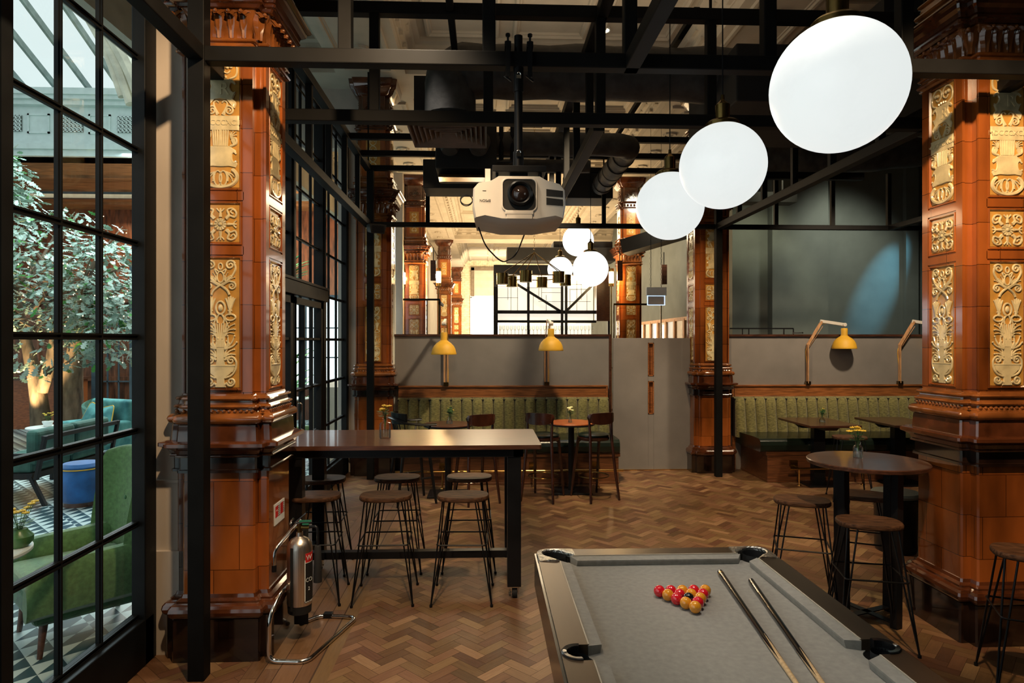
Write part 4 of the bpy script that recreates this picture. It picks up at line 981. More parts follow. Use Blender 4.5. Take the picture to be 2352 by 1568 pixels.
cushion((-HX+pk, YN, 0), (HX-pk, YN, 0), (0, 1, 0), .03, .03)
def railpiece(x0, x1, y0, y1, side):
    mb = MB(); e = .012
    mb.loft([[(x0, y0, z0), (x1, y0, z0), (x1, y1, z0), (x0, y1, z0)] for z0 in (.66, ZR-.004)]); mb.v = mb.v
    return obj('rail', mb, rail_m, t, bevel=.006)
# rails with bites for side pockets
for s in (-1, 1):
    def railP(y0, y1, m0, m1):
        pts = [(s*HX, y0), (s*OX, y0), (s*OX, y1), (s*HX, y1)]
        if m0: pts = [(s*HX, y0)]+[(s*OX, y0)]+[(s*OX, y1), (s*HX, y1)]
        return pts if s > 0 else pts[::-1]
    A = [(s*(HX+.045)+s*.058*math.cos(R(a)), YM+.058*math.sin(R(a))) for a in range(-90, 91, 15)]
    pts = [(s*HX, YN+.07), (s*OX, YN+.07), (s*OX, YFr-.08), (s*HX, YFr-.08), (s*HX, YM+.058)]+A[::-1]+[(s*HX, YM-.058)]
    obj('rail', MB().prism(pts if s > 0 else pts[::-1], .745, ZR), rail_m, t, bevel=.004)
    obj('rail_edge', MB().prism([(s*(OX-.012), YN-.06), (s*(OX+.012), YN-.06), (s*(OX+.012), YFr+.06), (s*(OX-.012), YFr+.06)][::(1 if s > 0 else -1)], .62, ZR-.008), rail_b, t, bevel=.01, seg=3)
    obj('feather_strip', MB().box(*sorted((s*(HX+.002), s*(HX-.003))), YN+.07, YM-.06, ZR-.01, ZR+.0012).box(*sorted((s*(HX+.002), s*(HX-.003))), YM+.06, YFr-.08, ZR-.01, ZR+.0012), cream, t)
    pc = MB(); 
    for r0, r1, z0, z1 in ((.058, .040, ZR-.05, ZR+.004),):
        pc.loft([[(s*(HX+.045)+s*r*math.cos(R(a)), YM+r*math.sin(R(a)), z) for r, z in ((.060, ZR-.05), (.060, ZR+.003), (.056, ZR+.006), (.040, ZR+.004), (.038, ZR-.05))] for a in range(-100, 101, 10)])
    sp = obj('side_pocket', pc, rail_b, t, angle=30); obj('maker_disc', MB().lathe([(.011, ZR+.004), (.010, ZR+.0075), (0, ZR+.0075)], (s*(HX+.045+.048), YM, 0), 16, sx=.7), cast, sp)
    obj('pocket_liner', MB().loft([[(s*(HX+.045)+.039*math.cos(R(a)), YM+.039*math.sin(R(a)), z) for z in (ZR-.02, .60)] for a in range(0, 361, 15)], cap=False).lathe([(0, .6), (.04, .6)], (s*(HX+.045), YM, 0), 20), blackm, t)
for yy, sg in ((YFr, 1), (YN, -1)):
    obj('rail', MB().box(-HX+.075, HX-.075, *sorted((yy, yy+sg*.105)), .745, ZR), rail_m, t, bevel=.006)
    obj('feather_strip', MB().box(-HX+.075, HX-.075, yy-.0025, yy+.0025, ZR-.01, ZR+.0012), cream, t)
    for s in (-1, 1):   # corner castings with an open throat towards the table
        cx, cy = s*(HX+.018), yy+sg*.018; c = MB(); pr = []
        ri = .060; inner = [(cx+ri*math.cos(R(a)), cy+ri*math.sin(R(a))) for a in [(-45 if s*sg > 0 else 225)] ] 
        A0 = {(1, 1): -70, (-1, 1): 20, (-1, -1): 110, (1, -1): 200}[(s, sg)]
        inner = arc(cx, cy, ri, A0, A0+230, 20)
        ox, oy = s*(OX+.004), yy+sg*.108; k = .07
        # outer outline from the side rail to the end rail
        o_side = (ox, yy-sg*.085); o_end = (s*(HX-.085), oy)
        oc = [o_side, (ox, oy-sg*k)]+[(ox-s*k*(1-math.cos(R(a))), oy-sg*k*(1-math.sin(R(a)))) for a in (15, 30, 45, 60, 75)]+[(ox-s*k, oy), o_end]
        i_side = (s*HX, yy-sg*.085); i_end = (s*(HX-.085), yy)
        if (s, sg) in ((1, 1), (-1, -1)): ring_i = [i_side]+inner+[i_end]
        else: ring_i = [i_side]+inner[::-1]+[i_end]
        # strip between inner ring and outer outline
        n_i = len(ring_i)
        def samp(pl, n):
            L_ = [0]
            for u, v in zip(pl, pl[1:]): L_.append(L_[-1]+math.dist(u, v))
            out = []
            for i in range(n):
                d_ = L_[-1]*i/(n-1); j = max(q for q in range(len(L_)) if L_[q] <= d_+1e-9); j = min(j, len(pl)-2); f_ = (d_-L_[j])/(L_[j+1]-L_[j]); out.append((pl[j][0]+(pl[j+1][0]-pl[j][0])*f_, pl[j][1]+(pl[j+1][1]-pl[j][1])*f_))
            return out
        po = samp(oc, n_i)
        rings = []
        for (xi, yi), (xo, yo) in zip(ring_i, po):
            mx_, my_ = (xi*.5+xo*.5), (yi*.5+yo*.5)
            rings.append([(xi, yi, ZR-.06), (xi, yi, ZR+.004), (xi*.85+xo*.15, yi*.85+yo*.15, ZR+.009), (mx_, my_, ZR+.007), (xi*.1+xo*.9, yi*.1+yo*.9, ZR+.003), (xo, yo, ZR-.008), (xo, yo, ZR-.085), (mx_, my_, ZR-.085)])
        c.loft(rings, smooth=True); obj('corner_casting', c, cast, t, angle=40)
        obj('pocket_liner', MB().loft([[(cx+.0585*math.cos(R(a)), cy+.0585*math.sin(R(a)), z) for z in (ZR-.008, .60)] for a in range(0, 361, 15)], cap=False).lathe([(0, .6), (.061, .6)], (cx, cy, 0), 20), blackm, t)
obj('cabinet', MB().box(-OX+.05, OX-.05, YN-.04, YFr+.04, .40, .715).box(-OX+.02, OX-.02, YN-.08, YFr+.08, .70, .745), rail_b, t, bevel=.01)
for sx in (-1, 1):
    for yy in (YN+.12, YFr-.2): obj('leg', MB().loft([[(sx*.42+a_*k, yy+b_*k, z) for a_, b_ in ((-1, -1), (1, -1), (1, 1), (-1, 1))] for k, z in ((.05, 0), (.055, .03), (.07, .38), (.09, .42))]), rail_b, t)
# balls
rk = 'racked balls on the grey cloth'; bx, by, r_ = .872, 2.683, .0254
rowsB = [['y'], ['y', 'r'], ['r', 'k', 'y'], ['y', 'r', 'y', 'r'], ['r', 'r', 'y', 'r', 'y']]
names = {'y': 'yellow', 'r': 'red', 'k': 'black'}
where = [['front point of the rack'], ['second row from the front, left', 'second row from the front, right'], ['middle row, left end', 'centre of the rack', 'middle row, right end'],
 ['fourth row, left end', 'fourth row, second from the left', 'fourth row, third from the left', 'fourth row, right end'], ['back row, left corner', 'back row, second from the left', 'back row, middle', 'back row, second from the right', 'back row, right corner']]
for i, row in enumerate(rowsB):
    for j, c in enumerate(row):
        o = obj('pool_ball', MB().ball((0, 0, 0), r_, 32), {'y': yelb, 'r': redb, 'k': blkb}[c], loc=(bx+(j-i/2)*2*r_*1.01, by+i*r_*1.752, ZBd+r_+.0004))
        tag(o, 'glossy %s pool ball at the %s' % (names[c], where[i][j]) if i in (0,) or (i == 2 and j == 1) else 'glossy %s pool ball in the rack: %s' % (names[c], where[i][j]), 'ball', rk)
def cue(label, bxy, txy, brasscap):
    b0 = Vector((bxy[0], bxy[1], ZBd+.0145)); b1 = Vector((txy[0], txy[1], ZBd+.006)); d = b1-b0; L_ = 1.35; d = d.normalized(); t = thing('pool_cue', label, 'cue', tuple(b0)); 
    P_ = lambda s_: tuple(d*s_)
    obj('butt', MB().tube([P_(0), P_(.004), P_(.02), P_(.68)], [.009, .0135, .0142, .0115], 16), cueb, t)
    if brasscap: obj('ferrule_band', MB().tube([P_(.028), P_(.040)], .0146, 16), brass, t)
    rr = MB(); n = 16; rings = []
    for s_ in (.68, .8, .9, 1.3): rr_ = .0115-(s_-.68)*.0075; rings.append((s_, rr_))
    obj('shaft', MB().tube([P_(s_) for s_, _ in rings], [q for _, q in rings], 16), maple, t)
    spl = MB(); up = Vector((0, 0, 1)); sd = d.cross(up).normalized()
    for k in range(4):
        a = math.pi/4+k*math.pi/2; rings = []
        for j in range(7):
            u = j/6; s_ = .68+.20*u; rr_ = .0117-(s_-.68)*.0075+.0003; half = .75*(1-u)
            rings.append([d*s_+(sd*math.cos(a+half*w_)+up*math.sin(a+half*w_))*rr_ for w_ in (-1, -.5, 0, .5, 1)])
        V = [p for r in rings for p in r]; F = [(i*5+q, (i+1)*5+q, (i+1)*5+q+1, i*5+q+1) for i in range(6) for q in range(4)]
        spl.add(V, F, True)
    obj('splice', spl, cueb, t); return t
cue('pool cue with a brass band at its black butt, the one nearer the balls', (1.135, 3.12), (1.003, 1.95), True)
cue('black-butted pool cue lying nearer the right cushion', (1.238, 3.0), (1.083, 1.95), False)
# ---------------------------------------------------------------- globe pendants
def make_globe():
    t = thing('globe_pendant', 'x', 'lamp')
    obj('glass_globe', MB().ball((0, 0, 0), .25, 64), globem, t)
    obj('rim', MB().lathe([(.04, .275), (.085, .262), (.098, .25), (.098, .232), (.086, .232)], n=28), brassd, t)
    obj('socket', MB().lathe([(.04, .262), (.042, .36), (.030, .372), (.012, .39), (.010, .42), (0, .42)], n=24), brassd, t)
    obj('cable', MB().tube([(0, 0, .41), (0, 0, 1.5)], .004, 6), black, t); return t
gl = make_globe(); GG = 'round opal globe pendant lamps'
for i, (p, lb) in enumerate([((1.375, 2.50, 2.875), 'largest opal globe lamp, at the upper right, nearest of all'), ((1.345, 3.655, 2.875), 'second nearest opal globe lamp, its rim over the third globe'),
     ((1.375, 4.82, 2.89), 'third opal globe lamp in the near row, above the pool table'), ]):
    if i == 0: gl.location = p; tag(gl, lb, None, GG)
    else: r = dup(gl, p, None, lb, GG); r.scale = (.96,)*3 if i == 1 else (1,)*3
def glb2(p, lb, cab):
    r = dup(gl, p, None, lb, GG)
    for c in r.children:
        if c.name.startswith('cable'): k_ = (5.97-p[2]-.42)/1.09; c.scale.z = k_; c.location.z = .42-.41*k_
        if c.name.startswith('glass_globe'): c.data = c.data.copy(); c.data.materials.clear(); c.data.materials.append(globe2)
for p, lb in (((1.475, 9.12, 2.90), 'lowest and largest of the three distant globe lamps over the partition'), ((1.49, 10.45, 3.50), 'highest of the three distant globe lamps'),
              ((1.48, 12.9, 3.31), 'smallest and farthest globe lamp, left of its neighbours')): glb2(p, lb, 0)
# ---------------------------------------------------------------- projector hung from the gantry
t = thing('projector', 'white ceiling projector with dark lens hung upside down', 'projector', (.188, 3.66, 2.655), (R(-2), 0, 0))
def sec(y, k, zt, zb):
    return [(x*k, y, z) for x, z in ((-.262, -.02), (-.258, .075), (-.235, .102), (-.17, .112), (-.115, zt), (.115, zt), (.155, .12), (.235, .098), (.258, .07), (.262, -.02), (.25, -.09), (.21, zb+.01), (.10, zb-.008), (-.10, zb-.008), (-.20, zb+.01), (-.25, -.09))]
bd = MB(); bd.loft([sec(.33, .96, .125, -.105), sec(.05, 1.0, .15, -.112), sec(-.02, .99, .148, -.105), sec(-.045, .955, .138, -.088)], smooth=True)
obj('casing', bd, white, t, angle=30)
ho = rrect(.185, .175, .03); lz = .035
hd = MB(); hd.loft([[(x*k, y, z*k+lz) for x, z in ho] for k, y in ((1.08, -.047), (1.05, -.055), (1.0, -.055), (.97, -.042))], cap=False); obj('lens_surround', hd, white, t)
obj('lens_recess', MB().loft([[(x*.975, y, z*.975+lz) for x, z in ho] for y in (-.0475, -.049)]), blackm, t)
ln = MB(); rings = [(.070, -.052), (.070, -.075), (.060, -.084), (.052, -.076), (.052, -.064), (.046, -.060), (0, -.060)]
ln.loft([[(.003+r*math.cos(a*math.pi/14), y, lz+.005+r*math.sin(a*math.pi/14)) for a in range(28)] for r, y in rings if r > 0], smooth=True); obj('lens_barrel', ln, black, t, angle=30)
ge = MB(); ge.loft([[(.003+r*math.cos(a*math.pi/14), y, lz+.005+r*math.sin(a*math.pi/14)) for a in range(28)] for r, y in ((.047, -.061), (.040, -.070), (.025, -.078), (.002, -.082))], smooth=True); obj('lens_glass', ge, mat('lens_glass', (.02, .012, .01), .03, 0, coat=1), t)
for z in (.030, -.018):
    v = MB(); v.loft([[(.15+x+.0, y, z+zz-.0*x) for x, zz in ((0, 0), (.092, -.006), (.092, .03), (0, .04))] for y in (-.0415, -.0465)]); vv = obj('vent', v, blackm, t)
obj('foot_latch', MB().box(-.078, .078, -.058, -.04, -.075, -.055).box(-.072, .072, -.056, -.02, -.10, -.075), white, t, bevel=.003)
obj('status_light', MB().box(-.238, -.231, -.0445, -.0425, -.070, -.052), mat('blue_indicator', (.3, .4, 1), .3, 0, 0, emit=(.25, .4, 1), es=4), t)
for x in (-.222, -.207, -.192, -.178): obj('indicator', MB().box(x, x+.002, -.0445, -.0425, -.068, -.058), black, t)
obj('keyhole', MB().box(-.204, -.184, -.0455, -.044, .055, .059), black, t)
txt('brand_lettering', 'EPSON', .020, black, t, (-.190, -.0462, .003), (R(90), R(180), 0), .0006)
mnt = thing('projector_mount', 'black telescopic ceiling pole with clamps carrying the projector', 'mount', (.188, 3.72, 0))
obj('pole', MB().cyl((0, 0, 2.86), (0, 0, 3.62), .024, n=20), iron, mnt); obj('collar', MB().cyl((0, 0, 2.86), (0, 0, 2.96), .030, n=20), iron, mnt)
obj('collar', MB().cyl((0, 0, 3.30), (0, 0, 3.48), .029, n=20), iron, mnt)
for z in (2.93, 3.37): obj('padlock', MB().tube([(.012*math.cos(a*math.pi/8), -.034, z+.016+.014*math.sin(a*math.pi/8)) for a in range(9)], .0028, 6).box(-.013, .013, -.042, -.028, z-.006, z+.014), chrome, mnt)
for x in (-.062, .062): obj('clamp', MB().box(x-.018, x+.018, -.07, .06, 3.53, 3.56).box(x-.012, x+.012, -.075, -.055, 3.36, 3.56).tube([(x, -.06, 3.35), (x, -.06, 3.60)], .006, 8).lathe([(.013, 3.59), (.013, 3.605), (0, 3.605)], (x, -.06, 0), 6).bar((x-.02, -.06, 3.37), (x+.02, -.06, 3.34), .01, .01), iron, mnt)
obj('bracket_plate', MB().box(-.15, .15, -.09, .12, 2.825, 2.86).box(-.13, -.115, -.06, .1, 2.78, 2.83).box(.115, .13, -.06, .1, 2.78, 2.83).box(-.05, .05, -.06, .06, 2.80, 2.83), iron, mnt, bevel=.003)
obj('bracket_side', MB().box(-.19, -.16, -.05, -.02, 2.74, 2.85), white, mnt)
cb = MB().tube(rpath([(.0, 3.75, 2.53), (.03, 3.95, 2.3), (.10, 5.5, 2.36), (.16, 9.0, 2.75)], .4, 8), .006, 6)
for nm, pts in (('cable', [(-.04, 3.78, 2.54), (-.0, 3.85, 2.44), (.10, 4.0, 2.36), (.20, 4.3, 2.44), (.24, 4.02, 2.54)]),):
    tag(obj(nm, MB().tube(rpath(pts, .15, 8), .0045, 6), black), 'black cable looping down below the projector', 'cable')
tag(obj('cable', MB().tube([(-.11+.035*math.cos(a*.42)-.0, 3.80+.02*math.sin(a*.2), 2.70+.030*math.sin(a*.42)) for a in range(30)], .003, 6), black), 'coil of black cable at the left side of the projector', 'cable')
spk = thing('corner_speaker', 'small black speaker on the rear left gantry post', 'speaker', (-1.46, 8.80, 3.40), (R(12), 0, R(25)))
obj('cabinet', MB().loft([[(-.09, y, -.07), (.09, y, -.07), (.115, y, .05), (-.115, y, .05)] for y in (-.09, .09)]), blackm, spk, bevel=.01); obj('grille', MB().box(-.08, .08, -.096, -.088, -.055, .035), black, spk)
# ---------------------------------------------------------------- fire extinguisher on chrome stand
s_ = thing('extinguisher_stand', 'bent chrome tube floor stand with a black spine beside the left pillar', 'stand', (0, 0, 0))
T = .0135
obj('base_tube', MB().tube(rpath([(-1.235, 4.10, .37), (-1.24, 4.0, .36), (-1.262, 3.872, .27), (-1.265, 3.868, T), (-1.04, 3.85, T), (-.87, 4.46, T), (-1.12, 4.50, T), (-1.205, 4.40, T)], .06), T, 12), chrome, s_)
obj('handle_tube', MB().tube(rpath([(-1.285, 4.03, .51), (-1.285, 4.03, .61), (-1.22, 4.17, .69), (-1.185, 4.24, .735)], .06), T, 12), chrome, s_)
obj('spine', MB().box(-1.23, -1.14, 4.25, 4.265, .06, .72), blackm, s_, bevel=.006); obj('clip', MB().box(-1.10, -1.04, 4.475, 4.52, .0, .034), black, s_, bevel=.003)
obj('tube_end', MB().cyl((-1.205, 4.40, T), (-1.225, 4.375, T), .0145, n=12).cyl((-1.285, 4.03, .48), (-1.285, 4.03, .52), .0145, n=12), black, s_)
obj('hook', MB().tube(rpath([(-1.235, 4.26, .74), (-1.235, 4.20, .74), (-1.235, 4.18, .66)], .02), .006, 8), chrome, s_)
e = thing('fire_extinguisher', 'polished steel fire extinguisher with a black horn hanging on the chrome stand', 'fire extinguisher', (-1.165, 4.15, .185))
obj('cylinder', MB().lathe([(.076, .055), (.077, .06), (.077, .40), (.072, .43), (.055, .455), (.028, .47), (.022, .475), (.020, .50), (0, .50)], n=40), mat('brushed_steel', (.66, .60, .54), .33, 1, .12, 3, (60, 60, .6)), e, angle=30)
obj('foot_ring', MB().lathe([(0, .004), (.066, 0), (.071, .004), (.0745, .06), (.0, .062)], n=40), blackm, e)
obj('valve', MB().cyl((0, 0, .49), (0, 0, .555), .016, n=14).cyl((-.02, 0, .53), (.06, 0, .53), .012, n=12), brassd, e)
obj('lever', MB().bar((-.03, 0, .56), (.04, 0, .62), .022, .006).bar((-.02, 0, .555), (.06, 0, .575), .022, .008), chrome, e)
obj('safety_tag', MB().box(.0, .075, -.014, -.004, .566, .576).box(.02, .06, -.018, .0, .548, .556), mat('green_plastic', (.02, .18, .11), .4), e)
obj('hose', MB().tube(rpath([(.055, 0, .53), (.105, 0, .535), (.115, -.01, .50), (.115, -.01, .42)], .04), .009, 10), black, e)
obj('horn', MB().tube([(.115, -.01, .42), (.115, -.01, .41), (.115, -.01, .19)], [.012, .020, .027], 16), blackm, e)
obj('strap', MB().loft([[((.0785+o)*math.cos(R(a_)), (.0785+o)*math.sin(R(a_)), z) for a_, o in ((-118, 0), (-105, 0), (-105, .002), (-118, .002))] for z in (.03, .42)]), blackm, e)
def wrap(a0, a1, z0, z1, o=.0008):
    rings = [[(( .077+o+dr)*math.cos(R(a_)), (.077+o+dr)*math.sin(R(a_)), z) for dr, z in ((0, z0), (0, z1), (-.002, z1), (-.002, z0))] for a_ in [a0+(a1-a0)*i/12 for i in range(13)]]
    return MB().loft(rings)
obj('black_label', wrap(-48, 14, .085, .32), blackm, e); obj('label_border', wrap(-52, 18, .075, .34, .0003), whitep, e); obj('red_label', wrap(-48, 14, .325, .38), red, e)
for s, z, sz, m_ in (('W', .352, .045, whitep), ('CO', .215, .035, whitep), ('2', .16, .03, whitep)):
    an = R(-30); txt('label_lettering', s, sz, m_, e, (.0795*math.cos(an), .0795*math.sin(an), z), (R(90), 0, an+R(90)), .0004)
txt('label_lettering', 'CO2', .022, black, e, (.0788*math.cos(R(-38)), .0788*math.sin(R(-38)), .081), (R(90), 0, R(52)), .0003)
sg = thing('safety_sign', 'small white sign with red squares and print on the side of the left pillar', 'sign', (-1.308, 4.205, .80), (0, 0, 0))
obj('plate', MB().box(-.001, .002, -.10, .10, -.065, .065), whitep, sg)
for yy, z in ((-.06, .015), (.04, .015)):
    obj('red_square', MB().box(.002, .0026, yy-.025, yy+.03, z-.035, z+.035), red, sg)
pr = MB()
for k in range(6): pr.box(.002, .0026, -.025, .005, .04-.012*k, .045-.012*k); pr.box(.002, .0026, .075, .095, .04-.012*k, .045-.012*k)
obj('print', pr, black, sg)
txt('print', 'FIRE', .014, whitep, sg, (.0028, -.057, .02), (R(90), 0, R(90)), .0002)
# ---------------------------------------------------------------- far room beyond the partition
t = thing('bar_back_cabinet', 'large lit glass bar back in a black frame with diagonal braces, seen over the partition', 'bar', (0, 16, 0))
obj('lit_glazing', MB().box(.30, 2.66, .05, .07, 2.38, 3.52), litp, t)
f = MB(); f.box(.20, 2.72, -.25, .25, 3.50, 3.73).box(.20, .30, -.2, .2, 1.9, 3.6).box(.25, 2.72, -.06, .06, 2.34, 2.40).box(.25, 2.72, -.1, .0, 2.56, 2.64)
for x in (1.01, 1.83, 1.93): f.box(x, x+.06, -.22, -.16, 0, 3.6)
f.bar((.53, -.1, 3.42), (1.86, -.1, 2.6), .05, .06).bar((2.62, -.1, 3.26), (1.95, -.1, 2.6), .05, .06).box(2.98, 3.03, -.2, -.15, 0, 3.0)
obj('frame', f, black, t); obj('side_panel', MB().box(2.70, 3.02, -.25, .1, 2.38, 3.7), wal, t)
rnd = random.Random(5); l = MB()
for x in (.55, .62, .78, 1.17, 1.31, 1.38, 1.49, 2.08, 2.25, 2.36, 2.5): z0 = rnd.choice((2.62, 2.9)); l.box(x, x+.008, .03, .05, z0, z0+rnd.uniform(.4, .8))
for z, a, b in ((3.22, .3, .9), (3.20, 1.0, 1.9), (3.08, 1.38, 1.85), (2.86, 1.3, 2.6), (3.16, 2.1, 2.6), (3.28, 1.9, 2.6), (2.95, .3, .8)): l.box(a, b, .03, .05, z, z+.008)
obj('leading', l, black, t)
obj('counter', MB().box(.25, 3.0, -.2, .6, 0, 2.03), wal, t); obj('shelf', MB().box(.25, 2.7, -.1, .3, 2.03, 2.05), brassd, t)
obj('lit_backing', MB().box(.33, 2.66, .34, .36, 2.05, 2.34), litp, t)
wg = thing('wine_glass', 'stemmed glass in the row on the far bar shelf', 'glass', (.36, 16.05, 2.051), 0, 'stemmed glasses on the far bar shelf')
obj('bowl', MB().lathe([(.008, .10), (.03, .12), (.036, .16), (.03, .22)], n=12), vglass, wg); obj('stem', MB().lathe([(.03, 0), (.005, .006), (.005, .10), (.012, .115)], n=10), chrome, wg)
for k in range(1, 26): dup(wg, (.36+.0915*k, 16.05+.02*(k % 2), 2.051))
tag(obj('duct_box', MB().box(.50, 3.05, 15.2, 15.8, 3.76, 4.08).box(1.6, 3.0, 15.3, 15.9, 4.08, 4.24), blackm, bevel=.02), 'long black duct casing hanging over the far bar', 'duct')
tag(obj('duct_box', MB().bar((3.0, 14.0, 3.9), (4.35, 13.3, 4.25), .5, .3).box(3.6, 3.62, 13.7, 13.72, 4.1, 5.90), blackm), 'black duct crossing behind the far right pillar', 'duct')
t = thing('chandelier', 'brass chandelier with drum shades on a chain over the far bar', 'chandelier', (.90, 12, 3.02))
arm = MB()
for k in range(6):
    a = k*math.pi/3+.2; x, y = .60*math.cos(a), .60*math.sin(a); sc = (1, .9, .85, .95, 1, .9)[k]
    sh = obj('drum_shade', MB().lathe([(.108, -.1), (.108, .1), (.02, .105), (0, .105)], (x, y, 0), 28), brassd, t, angle=30)
    obj('lens', MB().lathe([(.10, -.098), (0, -.098)], (x, y, 0), 24), downm, sh)
    arm.tube([(0, 0, .50), (x*.95, y*.95, .12)], .008, 6); a2 = a+math.pi/3; arm.tube([(x, y, .04), (.6*math.cos(a2), .6*math.sin(a2), .04)], .010, 6)
obj('arms', arm, brassd, t)
ch = MB()
for k in range(44):
    z = .52+k*.055; ch.tube([(.011*math.cos(q*.785)*(k % 2), .011*math.cos(q*.785)*((k+1) % 2), z+.03*math.sin(q*.785)) for q in range(8)], .003, 5, closed=True)
obj('chain', ch, brassd, t)
for lb, p in (('glowing cylinder sconce at the far left of the partition top', (-1.83, 14.6, 3.28)), ('glowing cylinder sconce between the two left far pillars', (-1.05, 14.7, 3.32)), ('glowing cylinder sconce left of the far right pillar', (2.83, 14.6, 3.32)),
              ('low round glowing sconce at the far left', (-1.86, 14.6, 2.45))):
    t = thing('wall_sconce', lb, 'lamp', p, 0, 'warm sconces in the far room')
    obj('tube_glass', MB().lathe([(.05, -.14), (.055, -.1), (.055, .1), (.05, .14)], n=16), bulb, t); obj('cap', MB().lathe([(.06, .13), (.06, .2), (0, .2)], n=16), brassd, t); obj('cap', MB().lathe([(0, -.2), (.06, -.2), (.06, -.13)], n=16), brassd, t)
    obj('pole', MB().cyl((0, 0, -.2), (0, 0, -p[2]+.0), .015, n=8), brassd, t)
    lamp('POINT', (p[0], p[1]-.2, p[2]), 26 if p[2] > 3 else 12, (1, .66, .3), None, .06)
t = thing('steel_screen', 'thin black steel screen rail between the far left pillars', 'screen', (0, 14.4, 0))
obj('rail', MB().box(-2.05, -1.0, -.02, .02, 2.78, 2.82).box(-1.02, -.98, -.02, 1.0, 2.70, 2.76), steel, t)
for x in (-2.0, -1.28, -1.0): obj('post', MB().box(x-.012, x+.012, -.012, .012, 0, 2.8), steel, t)
t = thing('steel_screen', 'thin brass-coloured screen rail around the far right pillar', 'screen', (0, 14.3, 0))
obj('rail', MB().box(2.82, 3.9, -.02, .02, 2.68, 2.72), brassd, t)
for x in (2.83, 3.88): obj('post', MB().box(x-.012, x+.012, -.012, .012, 0, 2.7), brassd, t)
for lb, p in (('slim dark speaker panel beside the second far pillar', (-1.13, 14.25, 3.42)), ('slim dark speaker panel left of the far right pillar', (2.98, 14.4, 3.45)), ('slim dark speaker panel on the grey wall right of the far pillar', (4.0, 14.5, 3.38))):
    t = thing('column_speaker', lb, 'speaker', p); obj('cabinet', MB().box(-.06, .06, -.05, .05, -.22, .22), wal, t, bevel=.004); obj('bracket', MB().cyl((0, 0, .22), (0, 0, .5), .01, n=8), black, t)
# window and blind in the brick wall
w3 = struct('window_3', MB().box(-.77, -.67, 33.0, 33.1, 1.5, 4.12).box(1.75, 1.85, 33.0, 33.1, 1.5, 4.12).box(-.77, 1.85, 33.0, 33.1, 4.08, 4.20).box(.5, .56, 33.0, 33.1, 1.5, 4.1), whitep)
obj('bright_pane', MB().box(-.67, 1.75, 33.05, 33.08, 1.5, 4.08), mat('glowing_pane', (.8, .85, .9), .4, emit=(.86, .95, 1), es=1.5), w3)  # pane emits its own glow, standing in for daylight outside
t = thing('roman_blind', 'beige folded blind with a brown border on the far brick wall', 'blind', (.52, 32.94, 4.16))
obj('cloth', MB().loft([[(-1.15, .02*(i % 2), z), (1.15, .02*(i % 2), z), (1.15, .03+.02*(i % 2), z), (-1.15, .03+.02*(i % 2), z)] for i, z in enumerate([.05+.18*k for k in range(8)])]), cream, t); obj('border', MB().box(-1.24, -1.08, -.02, .04, 0, 1.45).box(1.08, 1.24, -.02, .04, 0, 1.45).box(-1.24, 1.24, -.02, .04, 1.3, 1.47), mat('taupe_border', (.16, .12, .08), .8), t)
# timber lockers with lit panes against the grey side wall
t = thing('timber_screen', 'honey timber screen with glazed panes running off behind the grey panel', 'screen', (4.5, 12.3, 0))
fr = MB().box(-.02, .06, 0, 7, 2.36, 2.44).box(-.02, .06, 0, 7, 0, 1.2); 
for k in range(10): fr.box(-.03, .06, .75*k, .75*k+.11, 0, 2.4)
obj('frame', fr, maplew, t)
for k in range(9): obj('pane', MB().box(.0, .02, .75*k+.11, .75*k+.75, 1.2, 2.36), brassd if k % 2 else glassr, t)
for k in (3.9, 4.7): obj('strip_light', MB().box(-.05, -.03, k, k+.05, 1.5, 2.3), downm, t)
t = thing('hanging_sign', 'white hanging exit-style sign box on chains, edge lit in blue', 'sign', (2.90, 11, 2.6))
obj('housing', MB().box(-.17, .17, -.04, .04, .06, .20), whitep, t, bevel=.004); obj('panel', MB().box(-.14, .14, -.004, .004, -.09, .06), white, t)
obj('lit_edge', MB().box(-.152, -.142, -.006, .006, -.10, .06).box(.142, .152, -.006, .006, -.10, .06).box(-.152, .152, -.006, .006, -.105, -.095).box(-.152, .152, -.006, .006, .05, .058), mat('blue_white_edge', (.5, .7, 1), .3, 0, 0, emit=(.45, .68, 1), es=1.6), t)
for x in (-.09, .09):
    c = MB()
    for k in range(22): z = .2+k*.045; c.tube([(x+.009*math.cos(q*.785)*(k % 2), .009*math.cos(q*.785)*((k+1) % 2), z+.025*math.sin(q*.785)) for q in range(8)], .003, 4, closed=True)
    c.cyl((x, 0, 1.18), (x, 0, 3.38), .003, n=5); obj('chain', c, iron, t)
t = thing('shelf_rail', 'low black metal rail standing on the right partition', 'rail', (0, 9.9, 0))
obj('rail', MB().box(3.75, 4.75, -.01, .01, 2.07, 2.09).box(4.74, 4.76, -.3, .01, 2.0, 2.02), black, t)
for x in (3.95, 4.05, 4.6, 4.75): obj('post', MB().box(x-.008, x+.008, -.008, .008, 1.2, 2.08), black, t)
for p, lb in (((1.55, 8.5), 'round recessed ceiling downlight over the elbowed duct'), ((-.9, 16.6), 'round recessed ceiling downlight near the far left pillars'), ((1.0, 18), 'round recessed ceiling downlight in the far ceiling')):
    t = thing('downlight', lb, 'lamp', (p[0], p[1], 5.95), 0, 'recessed ceiling downlights'); obj('bezel', MB().lathe([(.07, .0), (.085, -.004), (.085, .02)], n=24), whitep, t); obj('lens', MB().lathe([(.07, 0), (0, 0)], n=24), downm, t)
